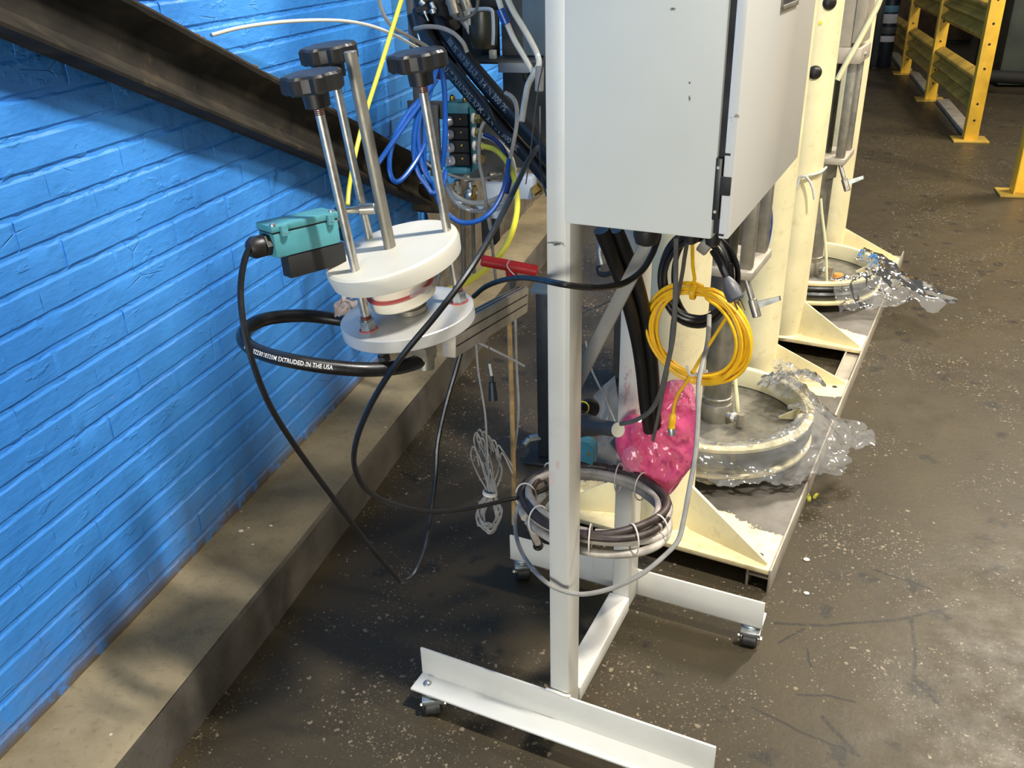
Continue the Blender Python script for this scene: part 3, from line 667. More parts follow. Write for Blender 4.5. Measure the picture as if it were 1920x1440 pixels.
for c in (-0.032, 0.009): obj('screw', G().sphere((LLEN + 0.022, 0.016, c), 0.0035, (1, 1, 1), 10), ZINC, ls, 'L')

# aluminium arm, black pedestal, red T-handle
A0 = V((-0.5024,1.3272,0.8767)); A1 = V((-0.5068,1.8131,0.7677)); ad = (A1 - A0).normalized(); au = (V((0, 0, 1)) - ad * ad.z).normalized(); aw = ad.cross(au)
am = thing('support_arm', 'grey aluminium profile arm running back from under the fixture disc', 'arm', Matrix.Translation(A0))
g = G(); mid = (A0 + A1) / 2; hl = (A1 - A0).length / 2
g.obox(mid, (ad, aw, au), (hl, 0.013, 0.029), 0.0025)
ab_ = obj('profile', g, ALUG, am)
for h in (-0.008, 0.012): obj('slot_groove', G().obox(mid + aw * 0.0129 * (1 if (aw.dot(-V(A0)) > 0) else -1) + au * h, (ad, aw, au), (hl * .995, 0.0006, 0.0013)), BLKM, am)
for w_ in (-0.005, 0.005): obj('slot_groove', G().obox(mid + au * 0.0289 + aw * w_, (ad, aw, au), (hl * .995, 0.0012, 0.0006)), BLKM, am)
obj('end_cap', G().obox(A1 + ad * 0.004, (ad, aw, au), (0.005, 0.0135, 0.0295), 0.004), ALUG, am)
pdx, pdy = -0.585, 2.40
pd = thing('pedestal_post', 'blackened square steel pedestal behind the near white post', 'post', at((pdx, pdy, 0)))
obj('pedestal_tube', G().box(pdx - 0.035, pdx + 0.03, pdy - 0.03, pdy + 0.03, 0.012, 0.575, 0.003), NAVY, pd)
obj('pedestal_foot', G().box(pdx - 0.07, pdx + 0.07, pdy - 0.07, pdy + 0.07, 0, 0.012, 0.002), NAVY, pd)
obj('pedestal_top', G().box(pdx - 0.045, pdx + 0.05, pdy - 0.06, pdy + 0.05, 0.575, 0.590, 0.003), BLUG, pd)
g = G(); p = V((-0.6452,2.3600,0.0773)); g.cyl(p, p + V((-0.012, -0.02, -0.012)), 0.011, n=14); g.hexa(p, p + V((0.03, 0.02, 0.0)), 0.013)
obj('grease_nipple', g, ZINC, pd)
R0 = V((-0.5939,1.7991,0.8592)); R1 = V((-0.4721,1.8257,0.8338))
rv = thing('red_handle', 'red plastic T-handle on a valve above the aluminium arm', 'handle', Matrix.Translation((R0 + R1) / 2))
obj('handle_bar', G().cyl(R0, R1, 0.0125, n=20, ch=0.003), REDP, rv)
Rm = R0.lerp(R1, 0.52)
g = G(); g.cyl(Rm, Rm + V((0, 0.01, -0.030)), 0.013, n=18, ch=0.002); obj('handle_boss', g, REDP, rv)
obj('valve_stem', G().cyl(Rm + V((0, .01, -.03)), Rm + V((0.0, 0.03, -0.07)), 0.010, n=14), STEELD, rv)
obj('grey_tie', G().tube([Rm + V((0.004, -0.012, 0.020)), Rm + V((-0.004, -0.0135, 0.006)), Rm + V((0.002, -0.013, -0.006)), Rm + V((0.012, -0.012, -0.016))], 0.0012, 6), TIE, rv)

# ---- black cables of the fixture
cable('sensor_cable', 'thin black cable from the limit switch gland hanging in a deep V below the fixture', 'cable',
  [(-0.6864,1.0932,1.1221),(-0.6962,1.0793,1.1180),(-0.7028,1.0610,1.0967),(-0.7028,1.0400,1.0603),(-0.6937,1.0200,1.0163),(-0.6817,1.0086,0.9644),(-0.6703,1.0159,0.8931),(-0.6574,1.0484,0.8035),(-0.6337,1.0924,0.6906),(-0.6065,1.1449,0.5612),(-0.5741,1.1734,0.4757),(-0.5677,1.1863,0.4546),(-0.5577,1.2157,0.4507),(-0.5499,1.2561,0.4783),(-0.5518,1.3041,0.5236),(-0.5538,1.3475,0.5857),(-0.5545,1.3715,0.6423),(-0.5419,1.3937,0.7126),(-0.5238,1.4142,0.7827),(-0.5105,1.4261,0.8331),(-0.5057,1.4343,0.8599),(-0.5224,1.4416,0.8639)], 0.0047, BLKR, 8, 8)
cable('control_cable', 'thin black cable sweeping down in front of the aluminium disc to the hose coil', 'cable',
  [(-0.3942,1.5357,1.1674),(-0.3807,1.4123,1.1678),(-0.3763,1.3238,1.1501),(-0.3767,1.2177,1.1202),(-0.3888,1.1236,1.0830),(-0.4184,1.0667,1.0392),(-0.4603,1.0432,0.9877),(-0.5012,1.0439,0.9315),(-0.5383,1.0531,0.8700),(-0.5662,1.0655,0.8099),(-0.5776,1.0778,0.7587),(-0.5744,1.1058,0.7014),(-0.5605,1.1702,0.6340),(-0.5348,1.2700,0.5566),(-0.4991,1.3730,0.5006),(-0.4533,1.4741,0.4602),(-0.3982,1.5335,0.4513),(-0.3736,1.5657,0.4534)], 0.0045, BLKR, 8, 8)
cable('gland_cable', 'black cable crossing the near white post into the cabinet gland', 'cable',
  [(-0.5681,1.6612,0.8278),(-0.5346,1.6399,0.8594),(-0.4878,1.5999,0.8910),(-0.4222,1.5030,0.9358),(-0.3420,1.3287,1.0008),(-0.2837,1.2293,1.0338),(-0.2552,1.2482,1.0240),(-0.2303,1.2909,1.0095),(-0.2050,1.3403,1.0005),(-0.1805,1.3602,1.0159),(-0.1674,1.3750,1.0385),(-0.1615,1.3873,1.0579),(-0.1603,1.3953,1.0661)], 0.0052, BLKR, 8, 8)

# ================================================================== TWIN RAM PUMPS ON THEIR SKID (frame M)
UC = -0.607; ZP = 0.066; RC = 0.075
sk = thing('skid_rail', 'grey aluminium channel rail along the aisle side beneath both cream pumps', 'rail', at(Mf(-0.32, 3.2, 0), 'M'))
g = G(); g.box(-0.296, -0.290, 1.862, 4.60, 0.0, ZP + 0.004, 0.001)
obj('outer_lip', g, ALUG, sk, 'M')
obj('rail_web', G().box(-0.352, -0.296, 1.868, 4.60, 0.036, 0.042), ALUG, sk, 'M')
obj('inner_lip', G().box(-0.352, -0.346, 1.868, 4.60, 0.0, 0.052, 0.001), ALUG, sk, 'M')
sk2 = thing('skid_rail', 'dark steel rail under the wall side of the cream pumps', 'rail', at(Mf(-0.9, 3.2, 0), 'M'))
obj('rail_beam', G().box(-0.915, -0.865, 1.868, 4.60, 0.0, 0.052, 0.002), NAVY, sk2, 'M')

def arc_gusset(col, tip, ztop, zb, par, th=0.008):
    c = V((col[0], col[1], 0)); t_ = V((tip[0], tip[1], 0)); d = (t_ - c).normalized(); nrm = V((-d.y, d.x, 0)); L = (t_ - c).length
    s = c + d * (RC - 0.004)
    pts = [s + V((0, 0, zb)), c + d * L + V((0, 0, zb)), c + d * L + V((0, 0, zb + 0.010)), s + V((0, 0, ztop))]
    pts = [p - nrm * th / 2 for p in pts]
    return obj('gusset', G().prism(pts, nrm * th), CREAM, par, 'M')

def ram_pump(wc, label, ucol=(UC, UC), half=0.47, far=False):
    root = thing('ram_pump', label, 'pump', at(Mf(UC, wc, ZP), 'M'))
    wa, wb = wc - half, wc + half
    w_lo, w_hi = wc - 0.58, wc + 0.60
    obj('base_plate', G().box(-0.925, -0.2965, w_lo, w_hi, ZP - 0.014, ZP, 0.001), PLATEM, root, 'M')
    zt = 2.3
    for k, (w, tipw) in enumerate(((wa, wc - 0.585 + 0.025), (wb, wc + 0.56))):
        u = ucol[k]
        g = G(); g.lathe([(0, 0), (RC, 0), (RC, zt - ZP), (0, zt - ZP)], (u, w, ZP), (0, 0, 1), 48)
        co = obj('column', g, CREAM, root, 'M')
        obj('weld_ring', G().lathe([(RC - .001, 0.008), (RC + 0.004, 0.004), (RC + 0.008, 0.0)], (u, w, ZP), (0, 0, 1), 40), CREAM, co, 'M')
        arc_gusset((u, w), (-0.306, tipw), ZP + 0.140, ZP, root)
        arc_gusset((u, w), (-0.905, tipw), ZP + 0.140, ZP, root)
        obj('anchor_hole', G().lathe([(0, 0.0008), (0.008, 0.0008), (0.009, 0)], (-0.332, tipw + (0.035 if k == 0 else -0.035), ZP), (0, 0, 1), 14), BLKM, root, 'M')
    obj('crosshead', G().box(UC - 0.09, UC + 0.09, wa - 0.12, wb + 0.12, 2.22, 2.40, 0.01), CREAM, root, 'M')  # unseen top beam, added above the view; helps shade the floor
    # follower ring and plate between the columns
    fr_ = obj('follower_ring', G().lathe([(0.262, 0.075), (0.262, 0.132), (0.266, 0.138), (0.286, 0.138), (0.289, 0.135), (0.286, 0.124), (0.274, 0.120), (0.270, 0.075)], (UC, wc - 0.015, ZP), (0, 0, 1), 72), CREAM, root, 'M')
    obj('follower_plate', G().lathe([(0, 0.078), (0.264, 0.072), (0.270, 0.05), (0, 0.05)], (UC, wc - 0.015, ZP), (0, 0, 1), 48), STEELD, fr_, 'M')
    for z in (0.108, 0.080):
        obj('wiper_seal', G().lathe([(0.268, z - 0.013), (0.279, z - 0.013), (0.287, z - 0.004), (0.288, z + 0.004), (0.280, z + 0.013), (0.268, z + 0.013)], (UC, wc - 0.015, ZP), (0, 0, 1), 60), BLKR, fr_, 'M')
    obj('lower_ring', G().lathe([(0.27, 0.040), (0.288, 0.040), (0.291, 0.045), (0.291, 0.052), (0.286, 0.056), (0.27, 0.056)], (UC, wc - 0.015, ZP), (0, 0, 1), 60), CREAM, fr_, 'M')
    for a in (0.35, 1.9, 3.4, 5.0):
        c = V((UC + 0.2 * math.cos(a), wc + 0.2 * math.sin(a), ZP + 0.082)); d = V((math.cos(a), math.sin(a), 0)); n_ = V((-d.y, d.x, 0)) * 0.006
        obj('follower_rib', G().prism([c + d * .06 - n_ / 2, c - d * .01 - n_ / 2, c - d * .01 + V((0, 0, .006)) - n_ / 2, c + d * .06 + V((0, 0, .046)) - n_ / 2], n_), CREAM, fr_, 'M')
    # pump lower: tube, foot collar, bleed fitting
    pu = obj('pump_tube', G().cyl((UC, wc, ZP + 0.075), (UC, wc, 0.60), 0.0415, n=36), STEELD, root, 'M')
    obj('foot_collar', G().lathe([(0, 0.075), (0.049, 0.075), (0.049, 0.128), (0.046, 0.134), (0.0415, 0.135)], (UC, wc, ZP), (0, 0, 1), 36), STEELD, pu, 'M')
    obj('seam_ring', G().lathe([(0.0415, 0.0), (0.0438, 0.0015), (0.0438, 0.006), (0.0415, 0.0075)], (UC, wc, ZP + 0.150), (0, 0, 1), 36), STEEL, pu, 'M')
    g = G(); g.cyl((UC + 0.035, wc - 0.02, ZP + 0.105), (UC + 0.085, wc - 0.035, ZP + 0.105), 0.011, n=16); g.cyl((UC + 0.085, wc - 0.035, ZP + 0.085), (UC + 0.085, wc - 0.035, ZP + 0.125), 0.012, n=16)
    obj('bleed_fitting', g, STEEL, pu, 'M')
    obj('bleed_nut', G().hexa((UC + 0.058, wc - 0.027, ZP + 0.105), (UC + 0.068, wc - 0.030, ZP + 0.105), 0.015), TIE, pu, 'M')
    # mid clamp plate with tie rods, air motor frame above
    zc = 0.655
    obj('clamp_plate', G().box(UC - 0.095, UC + 0.095, wc - 0.12, wc + 0.11, zc - 0.012, zc + 0.012, 0.003), ALUG, root, 'M')
    obj('clamp_sleeve', G().lathe([(0.0415, 0), (0.052, 0.002), (0.052, 0.075), (0.0415, 0.077)], (UC, wc, zc - 0.089), (0, 0, 1), 30), STEELD, root, 'M')
    for du, dw in ((0.070, -0.085), (0.070, 0.075), (-0.07, -0.085), (-0.07, 0.075)):
        obj('tie_bar', G().box(UC + du - 0.017, UC + du + 0.017, wc + dw - 0.014, wc + dw + 0.014, zc + 0.012, 1.03, 0.002), STEELD, root, 'M')
    obj('top_plate', G().box(UC - 0.10, UC + 0.10, wc - 0.125, wc + 0.115, 1.028, 1.085, 0.003), ALUG, root, 'M')
    obj('plate_screw', G().hexa((UC + 0.101, wc - 0.02, 1.055), (UC + 0.106, wc - 0.02, 1.055), 0.009), ZINC, root, 'M')
    obj('motor_frame', G().box(UC - 0.085, UC + 0.055, wc - 0.10, wc + 0.09, 1.085, 2.0, 0.004), ALUG, root, 'M')
    obj('motor_cover', G().box(UC + 0.056, UC + 0.098, wc - 0.105, wc + 0.07, 1.100, 2.0, 0.004), ALUG, root, 'M')
    obj('inner_shaft', G().cyl((UC, wc, zc + 0.012), (UC, wc, 1.03), 0.021, n=20), OLIVE, root, 'M')
    g = G(); g.hexa((UC - 0.02, wc - 0.09, zc + 0.012), (UC - 0.02, wc - 0.09, zc + 0.05), 0.016); g.cyl((UC - 0.02, wc - 0.09, zc + 0.05), (UC - 0.02, wc - 0.09, zc + 0.11), 0.009, n=14); g.hexa((UC - 0.02, wc - 0.09, zc + 0.075), (UC - 0.02, wc - 0.09, zc + 0.095), 0.013)
    obj('stud_nut', g, STEEL, root, 'M')
    # swing bolt with wing nut
    b0 = V((UC + 0.075, wc - 0.10, zc - 0.012)); b1 = b0 + V((0.040, -0.02, -0.085))
    g = G(); g.cyl(b0, b1, 0.0085, n=14); g.cyl(b0.lerp(b1, .62), b1 + V((0.006, -.003, -.013)), 0.0125, n=14, ch=.002)
    sb = obj('swing_bolt', g, STEEL, root, 'M')
    p = b0.lerp(b1, .8); g = G()
    g.prism([p + V((0.004, 0, 0.010)), p + V((0.062, 0.01, 0.032)), p + V((0.066, 0.01, 0.020)), p + V((0.012, 0, -0.008))], V((0.002, 0.008, 0)))
    obj('wing_nut', g, ZINC, sb, 'M')
    return root
rp = ram_pump(2.445, 'nearer cream twin-column ram pump, behind the pink bag and yellow coil')
rp2 = ram_pump(3.900, 'farther cream twin-column ram pump near the yellow guard rail', ucol=(UC, UC - 0.02), half=0.505)
def plug(pt, par, r=0.030):
    c = V(pt); g = G(); g.sphere(c, r, (1, 1, 1), 20); return obj('black_plug', g, BLK, par)
# rubber plugs on the third column
ccol = V(Mf(UC, 3.395, 0))
def on_col(px):
    d = (V(px) - V((0, 0, 1.5))); o = V((0, 0, 1.5)); a = V((o.x - ccol.x, o.y - ccol.y)); dd = V((d.x, d.y))
    A = dd.dot(dd); B = 2 * a.dot(dd); Cc = a.dot(a) - RC * RC; t = (-B - math.sqrt(max(0, B * B - 4 * A * Cc))) / (2 * A); return o + d * t
for px, r in (((0.1335,3.3000,1.2784), 0.0235), ((0.1133,3.3000,1.0630), 0.0235)): 
    p = on_col(px); n_ = V((p.x - ccol.x, p.y - ccol.y, 0)).normalized(); 
    obj('black_plug', G().lathe([(0, 0.012), (0.012, 0.0105), (0.020, 0.005), (r, -0.001), (r, -0.01)], p, n_, 24), BLK, rp2)
p = on_col((0.1122,3.3000,1.2174)); obj('yellow_sticker', G().lathe([(0, 0.0012), (0.0065, 0.0012), (0.0065, -0.002)], p, V((p.x - ccol.x, p.y - ccol.y, 0)), 14), YELT, rp2)

# small tubes on the pumps
cable('blue_air_tube', 'thin blue air tube bowed beside the second cream column under the cabinet door', 'tube', [(0.0021,2.6781,0.8104),(0.0156,2.6548,0.7701),(0.0214,2.6331,0.7323),(0.0179,2.6134,0.6822),(0.0069,2.5851,0.6341)], 0.0030, mat('deep_blue_tube', (48, 66, 128), 0.35), 6)
cable('cream_drain_tube', 'pale cream drain tube hanging beside the grey pump shaft into the nearer ring', 'tube', [(-0.0452,2.5655,0.2942),(-0.0325,2.5423,0.2336),(-0.0188,2.5190,0.1637),(-0.0116,2.5072,0.1239),(-0.0071,2.4960,0.0966)], 0.0062, CLRY, 8)
cable('cream_drain_tube', 'pale cream drain tube running down into the farther ring', 'tube', [(0.2153,3.8596,0.4937),(0.2265,3.8470,0.4347),(0.2473,3.8323,0.3490),(0.2642,3.8185,0.2617),(0.2795,3.8050,0.1539)], 0.0058, CLRY, 8)
cable('white_tube_tie', 'off-white tube knotted round the third cream column', 'tube', [(0.1004,3.3524,0.6607),(0.1078,3.3610,0.6936),(0.1250,3.3574,0.7029),(0.1539,3.3717,0.7064),(0.1794,3.3969,0.7110),(0.1989,3.4848,0.7069)], 0.0048, CLRT, 8)
cable('white_tube_tie', 'off-white tube tail hanging from the knot on the third cream column', 'tube', [(0.1268,3.3519,0.7024),(0.1414,3.3488,0.6865),(0.1553,3.3458,0.6610),(0.1652,3.3437,0.6233)], 0.0048, CLRT, 8)
cable('cream_air_line', 'cream air line slanting across the top of the farther pump', 'tube', [(0.2122,3.7375,0.9791),(0.2354,3.7429,1.0360),(0.2643,3.7469,1.1015),(0.2908,3.7515,1.1656),(0.3178,3.7560,1.2340),(0.3299,3.7636,1.2903)], 0.0105, CLRY, 10)
obj('orange_cap', G().lathe([(0, 0), (0.022, 0), (0.022, 0.035), (0.018, 0.042), (0, 0.042)], Mf(UC + 0.13, 3.80, ZP + 0.08), (0, 0, 1), 20), ORNG, rp2)

# ---- clear film skirts on the followers
def film(name, label, wc, th0, th1, seed, far_out):
    c = V((UC, wc - 0.015, 0))
    prof = [(0.17, ZP + 0.10), (0.235, ZP + 0.12), (0.262, ZP + 0.150), (0.291, ZP + 0.148), (0.300, ZP + 0.10), (0.307, ZP + 0.06), (0.318, ZP + 0.035)]
    PR = spline([V((r, z, 0)) for r, z in prof], 5)
    def f(a, b):
        th = th0 + (th1 - th0) * a; k = b * (len(PR) - 1); i = min(int(k), len(PR) - 2); q = PR[i].lerp(PR[i + 1], k - i)
        r, z = q.x, q.y
        out = far_out(a); ou = max(0, b - 0.45) / 0.55
        r += out * ou ** 1.3; z += out * 0.28 * ou * (1 - ou * .75)
        P = V((th * 3.6, b * 3.2, seed)); cr = 0.026 * (0.30 + 1.1 * abs(b - 0.45)) * (1 + 4 * out)
        rid = lambda q: 1 - abs(noise.noise(q)) * 2.2
        r += noise.noise(P * 1.2) * cr + rid(P * 1.9) * cr * .5 + rid(P * 4.0 + V((1, 6, 0))) * cr * .2
        z += noise.noise(P * 1.5 + V((9, 0, 0))) * cr * 0.8 + rid(P * 2.3 + V((3, 2, 0))) * cr * 0.5 + rid(P * 4.2) * cr * .15
        return c + V((math.cos(th) * r, math.sin(th) * r, max(z, 0.012)))
    g = G().grid(f, 110, 46, keep=lambda a, b: b > 0.10 + 0.22 * abs(noise.noise(V((a * 7, seed, 0)))) + 0.15 * (a < .12) and b < 1.0 - 0.25 * max(0, noise.noise(V((a * 9, seed, 4)))) and not (a < 0.02 + 0.10 * abs(b - .45)))
    return tag(obj(name, g, FILM, None, 'M', sharp=32, own=at(Mf(UC, wc, ZP), 'M')), label, 'plastic film')
bump_ = lambda a, c, w, h: h * math.exp(-((a - c) / w) ** 2)
film('clear_film', 'crumpled clear plastic film draped over the rim of the nearer cream follower ring', 2.445, -1.75, 1.15, 3, lambda a: bump_(a, .68, .16, 0.14) + bump_(a, .45, .08, .03))
# loose wad of the same film folded back over the nearer rim
wc_ = V((UC, 2.430, 0))
def wad(a, b):
    th = 0.05 + a * 1.05; r = 0.13 + b * 0.20; z = ZP + 0.155 + 0.055 * math.sin(PI * b) + 0.02 * math.sin(a * 6)
    P = V((a * 4, b * 4, 31)); rid = lambda q: 1 - abs(noise.noise(q)) * 2.2
    z += rid(P * 1.3) * .020 + rid(P * 2.9) * .012 + noise.noise(P * .8) * .02; r += noise.noise(P * 1.1 + V((5, 0, 0))) * .03
    return wc_ + V((math.cos(th) * r, math.sin(th) * r, z))
tag(obj('clear_film', G().grid(wad, 44, 34, keep=lambda a, b: (a - .5) ** 2 + (b - .5) ** 2 < .2 + .10 * noise.noise(V((a * 4, b * 4, 2)))), FILM, None, 'M', sharp=32, own=at(Mf(UC + .2, 2.55, ZP + .15), 'M')), 'loose wad of clear film folded back on the far side of the nearer ring', 'plastic film')
film('clear_film', 'crumpled clear plastic film spilling from the farther follower ring onto the aisle floor', 3.900, -1.15, 0.85, 8, lambda a: bump_(a, .52, .2, 0.24) + bump_(a, .8, .12, .06))

# ================================================================== HOSES, COILS AND BAG UNDER THE CABINET
# pink bag: outline followed down the back post, thickness about 7 cm
BO = [(-0.1707,1.6263,0.6777),(-0.1436,1.6216,0.6998),(-0.1072,1.6151,0.6975),(-0.0936,1.6128,0.6526),(-0.0891,1.6120,0.5862),(-0.0885,1.6118,0.5271),(-0.1068,1.6151,0.4836),(-0.1397,1.6209,0.4243),(-0.1705,1.6263,0.4377),(-0.2065,1.6327,0.4580),(-0.2428,1.6391,0.4838),(-0.2594,1.6420,0.5249),(-0.2503,1.6404,0.5763),(-0.2235,1.6357,0.6051),(-0.1935,1.6304,0.5940),(-0.1793,1.6279,0.6271)]
bc = sum((V(p) for p in BO), V()) / len(BO)
BOs = spline(BO + [BO[0]], 5)[:-1]
wn = V(S(0, 1, 0))
def bag_side(sg, seed, thick=0.034, shrink=1.0):
    def f(a, b):
        k = a * len(BOs); i = int(k) % len(BOs); q = BOs[i].lerp(BOs[(i + 1) % len(BOs)], k - int(k))
        p = bc.lerp(q, b * shrink); d = thick * (1 - b ** 2.6) ** .6
        P = V((p.x * 22, p.z * 22, seed)); w = (1 - b ** 6)
        d += (abs(noise.noise(P)) * 0.030 + abs(noise.noise(P * 2.3)) * 0.014 - 0.012) * w
        return p + wn * (-sg * d) + V((noise.noise(P * 1.1 + V((5, 0, 0))), 0, noise.noise(P * 1.1 + V((0, 7, 0))))) * 0.006 * w
    return f
g = G(); g.grid(bag_side(1, 2.0), 80, 18); g.grid(bag_side(-1, 5.0, 0.02), 80, 18)
bg = tag(obj('pink_bag', g, PINKB, sharp=32, own=Matrix.Translation(bc - V((0, 0, 0.1)))), 'crumpled translucent bright pink plastic bag hanging against the nearest cream column', 'bag')
def clr(a, b):
    p0 = V((-0.1481,1.6102,0.7306)); ex = V((-0.0983,1.6014,0.7399)) - p0; ez = V((-0.1436,1.6094,0.6483)) - p0
    p = p0 + ex * (a * 1.0) + ez * b * 1.1
    return p - wn * (abs(noise.noise(V((a * 3, b * 3, 2)))) * .02 + abs(noise.noise(V((a * 7, b * 7, 9)))) * .01)
obj('bag_mouth', G().grid(clr, 22, 26, keep=lambda a, b: b > .18 * abs(noise.noise(V((a * 5, 1, 1)))) + .25 * (1 - a)), PINKC, bg, sharp=180)
def clp(a, b):
    p0 = V((-0.2383,1.5936,0.5516)); ex = V((-0.1946,1.5859,0.5619)) - p0; ez = V((-0.2364,1.5933,0.4872)) - p0
    return p0 + ex * a + ez * b - wn * (0.012 * math.sin(PI * a) * math.sin(PI * b) + abs(noise.noise(V((a * 4, b * 4, 3)))) * .008)
obj('bag_fold', G().grid(clp, 16, 16, keep=lambda a, b: (a - .5) ** 2 + (b - .5) ** 2 < .24), PINKC, bg, sharp=180)

# two fat black hoses dropping from the cabinet into the bag
HA = [(-0.2584,1.4265,1.0599),(-0.2444,1.4444,1.0145),(-0.2307,1.4826,0.9521),(-0.2209,1.5316,0.8793),(-0.2085,1.5599,0.8039),(-0.1985,1.5734,0.7310),(-0.1910,1.5873,0.6541),(-0.1839,1.6114,0.5855)]
HB = [(-0.2361,1.4429,1.0563),(-0.2194,1.4603,1.0071),(-0.2055,1.4985,0.9443),(-0.1963,1.5476,0.8698),(-0.1852,1.5609,0.8002),(-0.1777,1.5748,0.7268),(-0.1730,1.5892,0.6493),(-0.1705,1.6040,0.5988)]
cable('power_hose', 'fat black hose dropping from the cabinet into the pink bag, left of two', 'hose', HA, 0.0136, BLKR, 14, 8)
cable('power_hose', 'fat black hose dropping from the cabinet into the pink bag, right of two', 'hose', HB, 0.0116, BLKR, 14, 8)

def coil_path(c, ex, ey, rx, ry, turns, seed, jit, ez, tuck=None, n=26):
    rnd = random.Random(seed); pts = []
    for t_ in range(turns):
        r1, r2 = 1 + rnd.uniform(-jit, jit), 1 + rnd.uniform(-jit, jit); dx = rnd.uniform(-jit, jit) * rx * .6; dz = rnd.uniform(-1, 1)
        for k in range(n):
            a = PI / 2 + 2 * PI * k / n; f = (k / n)
            x = math.cos(a) * rx * r1 + dx; y = math.sin(a) * ry * r2
            if tuck: x, y = tuck(a, x, y)
            pts.append(V(c) + V(ex) * x + V(ey) * y + V(ez) * dz * (0.3 + abs(math.cos(a))))
    return pts
exs = V(S(1, 0, 0)); ezs = V((0, 0, 1))
YC = V((-0.0999,1.5408,0.8354))
def tk(a, x, y):          # bunched together at the ties, top and bottom
    return (x * (0.35 + 0.65 * abs(math.cos(a)) ** .6) + 0.004, y * (1 - 0.05 * abs(math.cos(a))))
cp = [V((-0.1163,1.5132,1.0272)), V((-0.1132,1.5279,0.9705)), V((-0.1104,1.5375,0.9273))]
yp = coil_path(YC, (exs + ezs * -.12), ezs, 0.088, 0.089, 11, 4, 0.13, -wn * 0.010, None)
tail = [(-0.1077,1.5269,0.7495),(-0.1235,1.5246,0.7197),(-0.1299,1.5237,0.6921),(-0.1308,1.5228,0.6740)]
yc = cable('yellow_cable_coil', 'yellow sensor cable wound in a coil and hung below the cabinet', 'cable', cp + yp[3:-2] + [V(p) for p in tail], 0.0032, YELC, 8, 2)
tl = V(tail[-1]); td = (V(tail[-1]) - V(tail[-2])).normalized()
obj('moulded_plug', G().lathe([(0.0036, -0.004), (0.0062, 0.002), (0.0070, 0.014), (0.0062, 0.018), (0.0068, 0.028), (0, 0.028)], tl, td, 18), YELC, yc)
td2 = (td + exs * .2).normalized()
g = G(); g.lathe([(0.0072, 0), (0.0078, 0.003), (0.0074, 0.014), (0.0058, 0.0145), (0.0056, 0.006), (0, 0.006)], tl + td * 0.028, td2, 20); obj('connector_nut', g, ZINC, yc)
tp = V((-0.1093,1.5302,0.9219)); bp = V((-0.0980,1.5181,0.7637))
obj('paper_tie', G().tube([bp + exs * -.014 + ezs * .018, bp + exs * -.006 + ezs * .004 - wn * .004, bp, bp + exs * .012 + ezs * .008 - wn * .004, bp + exs * .026 + ezs * .014], 0.0028, 6), TIE, yc)
obj('paper_tie', G().lathe([(0.011, -0.005), (0.0135, -0.004), (0.0135, 0.004), (0.011, 0.005)], tp, exs, 14), YELC, yc)
# black mains lead, coiled
bpths = coil_path(V((-0.1075,1.5878,0.9278)), exs, ezs, 0.064, 0.086, 6, 9, 0.16, -wn * 0.013, None, 22)
bl = cable('black_cable_coil', 'black power lead bundled in loops behind the yellow coil', 'cable', [V((-0.1078,1.5726,1.0094))] + bpths[1:-3], 0.0050, BLKR, 8, 2)
obj('grey_tape', G().lathe([(0.016, -0.010), (0.019, -0.008), (0.019, 0.008), (0.016, 0.010)], (-0.0941,1.5600,1.0024), exs * .8 + ezs * -.5, 16), GRYC, bl)
pl = [(-0.0819,1.5376,0.9986),(-0.0690,1.5251,0.9842),(-0.0578,1.5130,0.9677),(-0.0490,1.5064,0.9532)]
obj('plug_lead', G().tube(pl, 0.0058, 8), BLKR, bl)
pz = (V(pl[-1]) - V(pl[-2])).normalized()
obj('plug', G().lathe([(0.006, -0.01), (0.0115, 0.0), (0.0150, 0.012), (0.0150, 0.030), (0.012, 0.034), (0, 0.034)], pl[-1], pz, 18), mat('grey_plug', (84, 84, 90), 0.4), bl)
g = G()
for s_ in (-.006, .006): g.obox(V(pl[-1]) + pz * 0.042 + exs * s_, (pz, exs, wn), (0.010, 0.0012, 0.0035))
obj('plug_blade', g, BRASS, bl)

# grey signal cables
cable('grey_cable', 'grey cable sagging in a wide loop across the foot of the near post', 'cable',
  [(-0.1312,1.3838,1.0661),(-0.1293,1.3835,1.0186),(-0.1266,1.3779,0.9662),(-0.1259,1.3727,0.9026),(-0.1335,1.3741,0.8426),(-0.1431,1.3859,0.7892),(-0.1607,1.4093,0.7393),(-0.1898,1.4348,0.7025),(-0.2208,1.4605,0.6767)], 0.0042, GRYD, 8)
cable('grey_cable', 'long light grey cable looping low in front of both white posts', 'cable',
  [(-0.0803,1.5678,0.8664),(-0.0778,1.5369,0.8264),(-0.0813,1.4969,0.8013),(-0.0842,1.4669,0.7726),(-0.0791,1.4355,0.7246),(-0.0770,1.4047,0.6655),(-0.0815,1.3750,0.6046),(-0.0859,1.3555,0.5538),(-0.0915,1.3362,0.5233),(-0.1092,1.3190,0.5021),(-0.1474,1.2953,0.4689),(-0.1978,1.2838,0.4354),(-0.2510,1.2800,0.4130),(-0.2926,1.2864,0.4071),(-0.3283,1.2947,0.4160),(-0.3867,1.3882,0.3778),(-0.4317,1.4774,0.3510),(-0.4571,1.5428,0.3419),(-0.4661,1.5850,0.3541),(-0.4490,1.6023,0.3950),(-0.4197,1.6174,0.4248)], 0.0045, GRYC, 8, 8)
cable('grey_cable', 'thin dark grey cable beside the fat black hoses', 'cable',
  [(-0.1177,1.4424,1.0489),(-0.1228,1.4636,1.0106),(-0.1286,1.4950,0.9611),(-0.1438,1.5485,0.8580),(-0.1471,1.5491,0.7705),(-0.1574,1.5661,0.6926),(-0.1656,1.5727,0.6287),(-0.1733,1.5842,0.5771)], 0.0036, GRYD, 8)
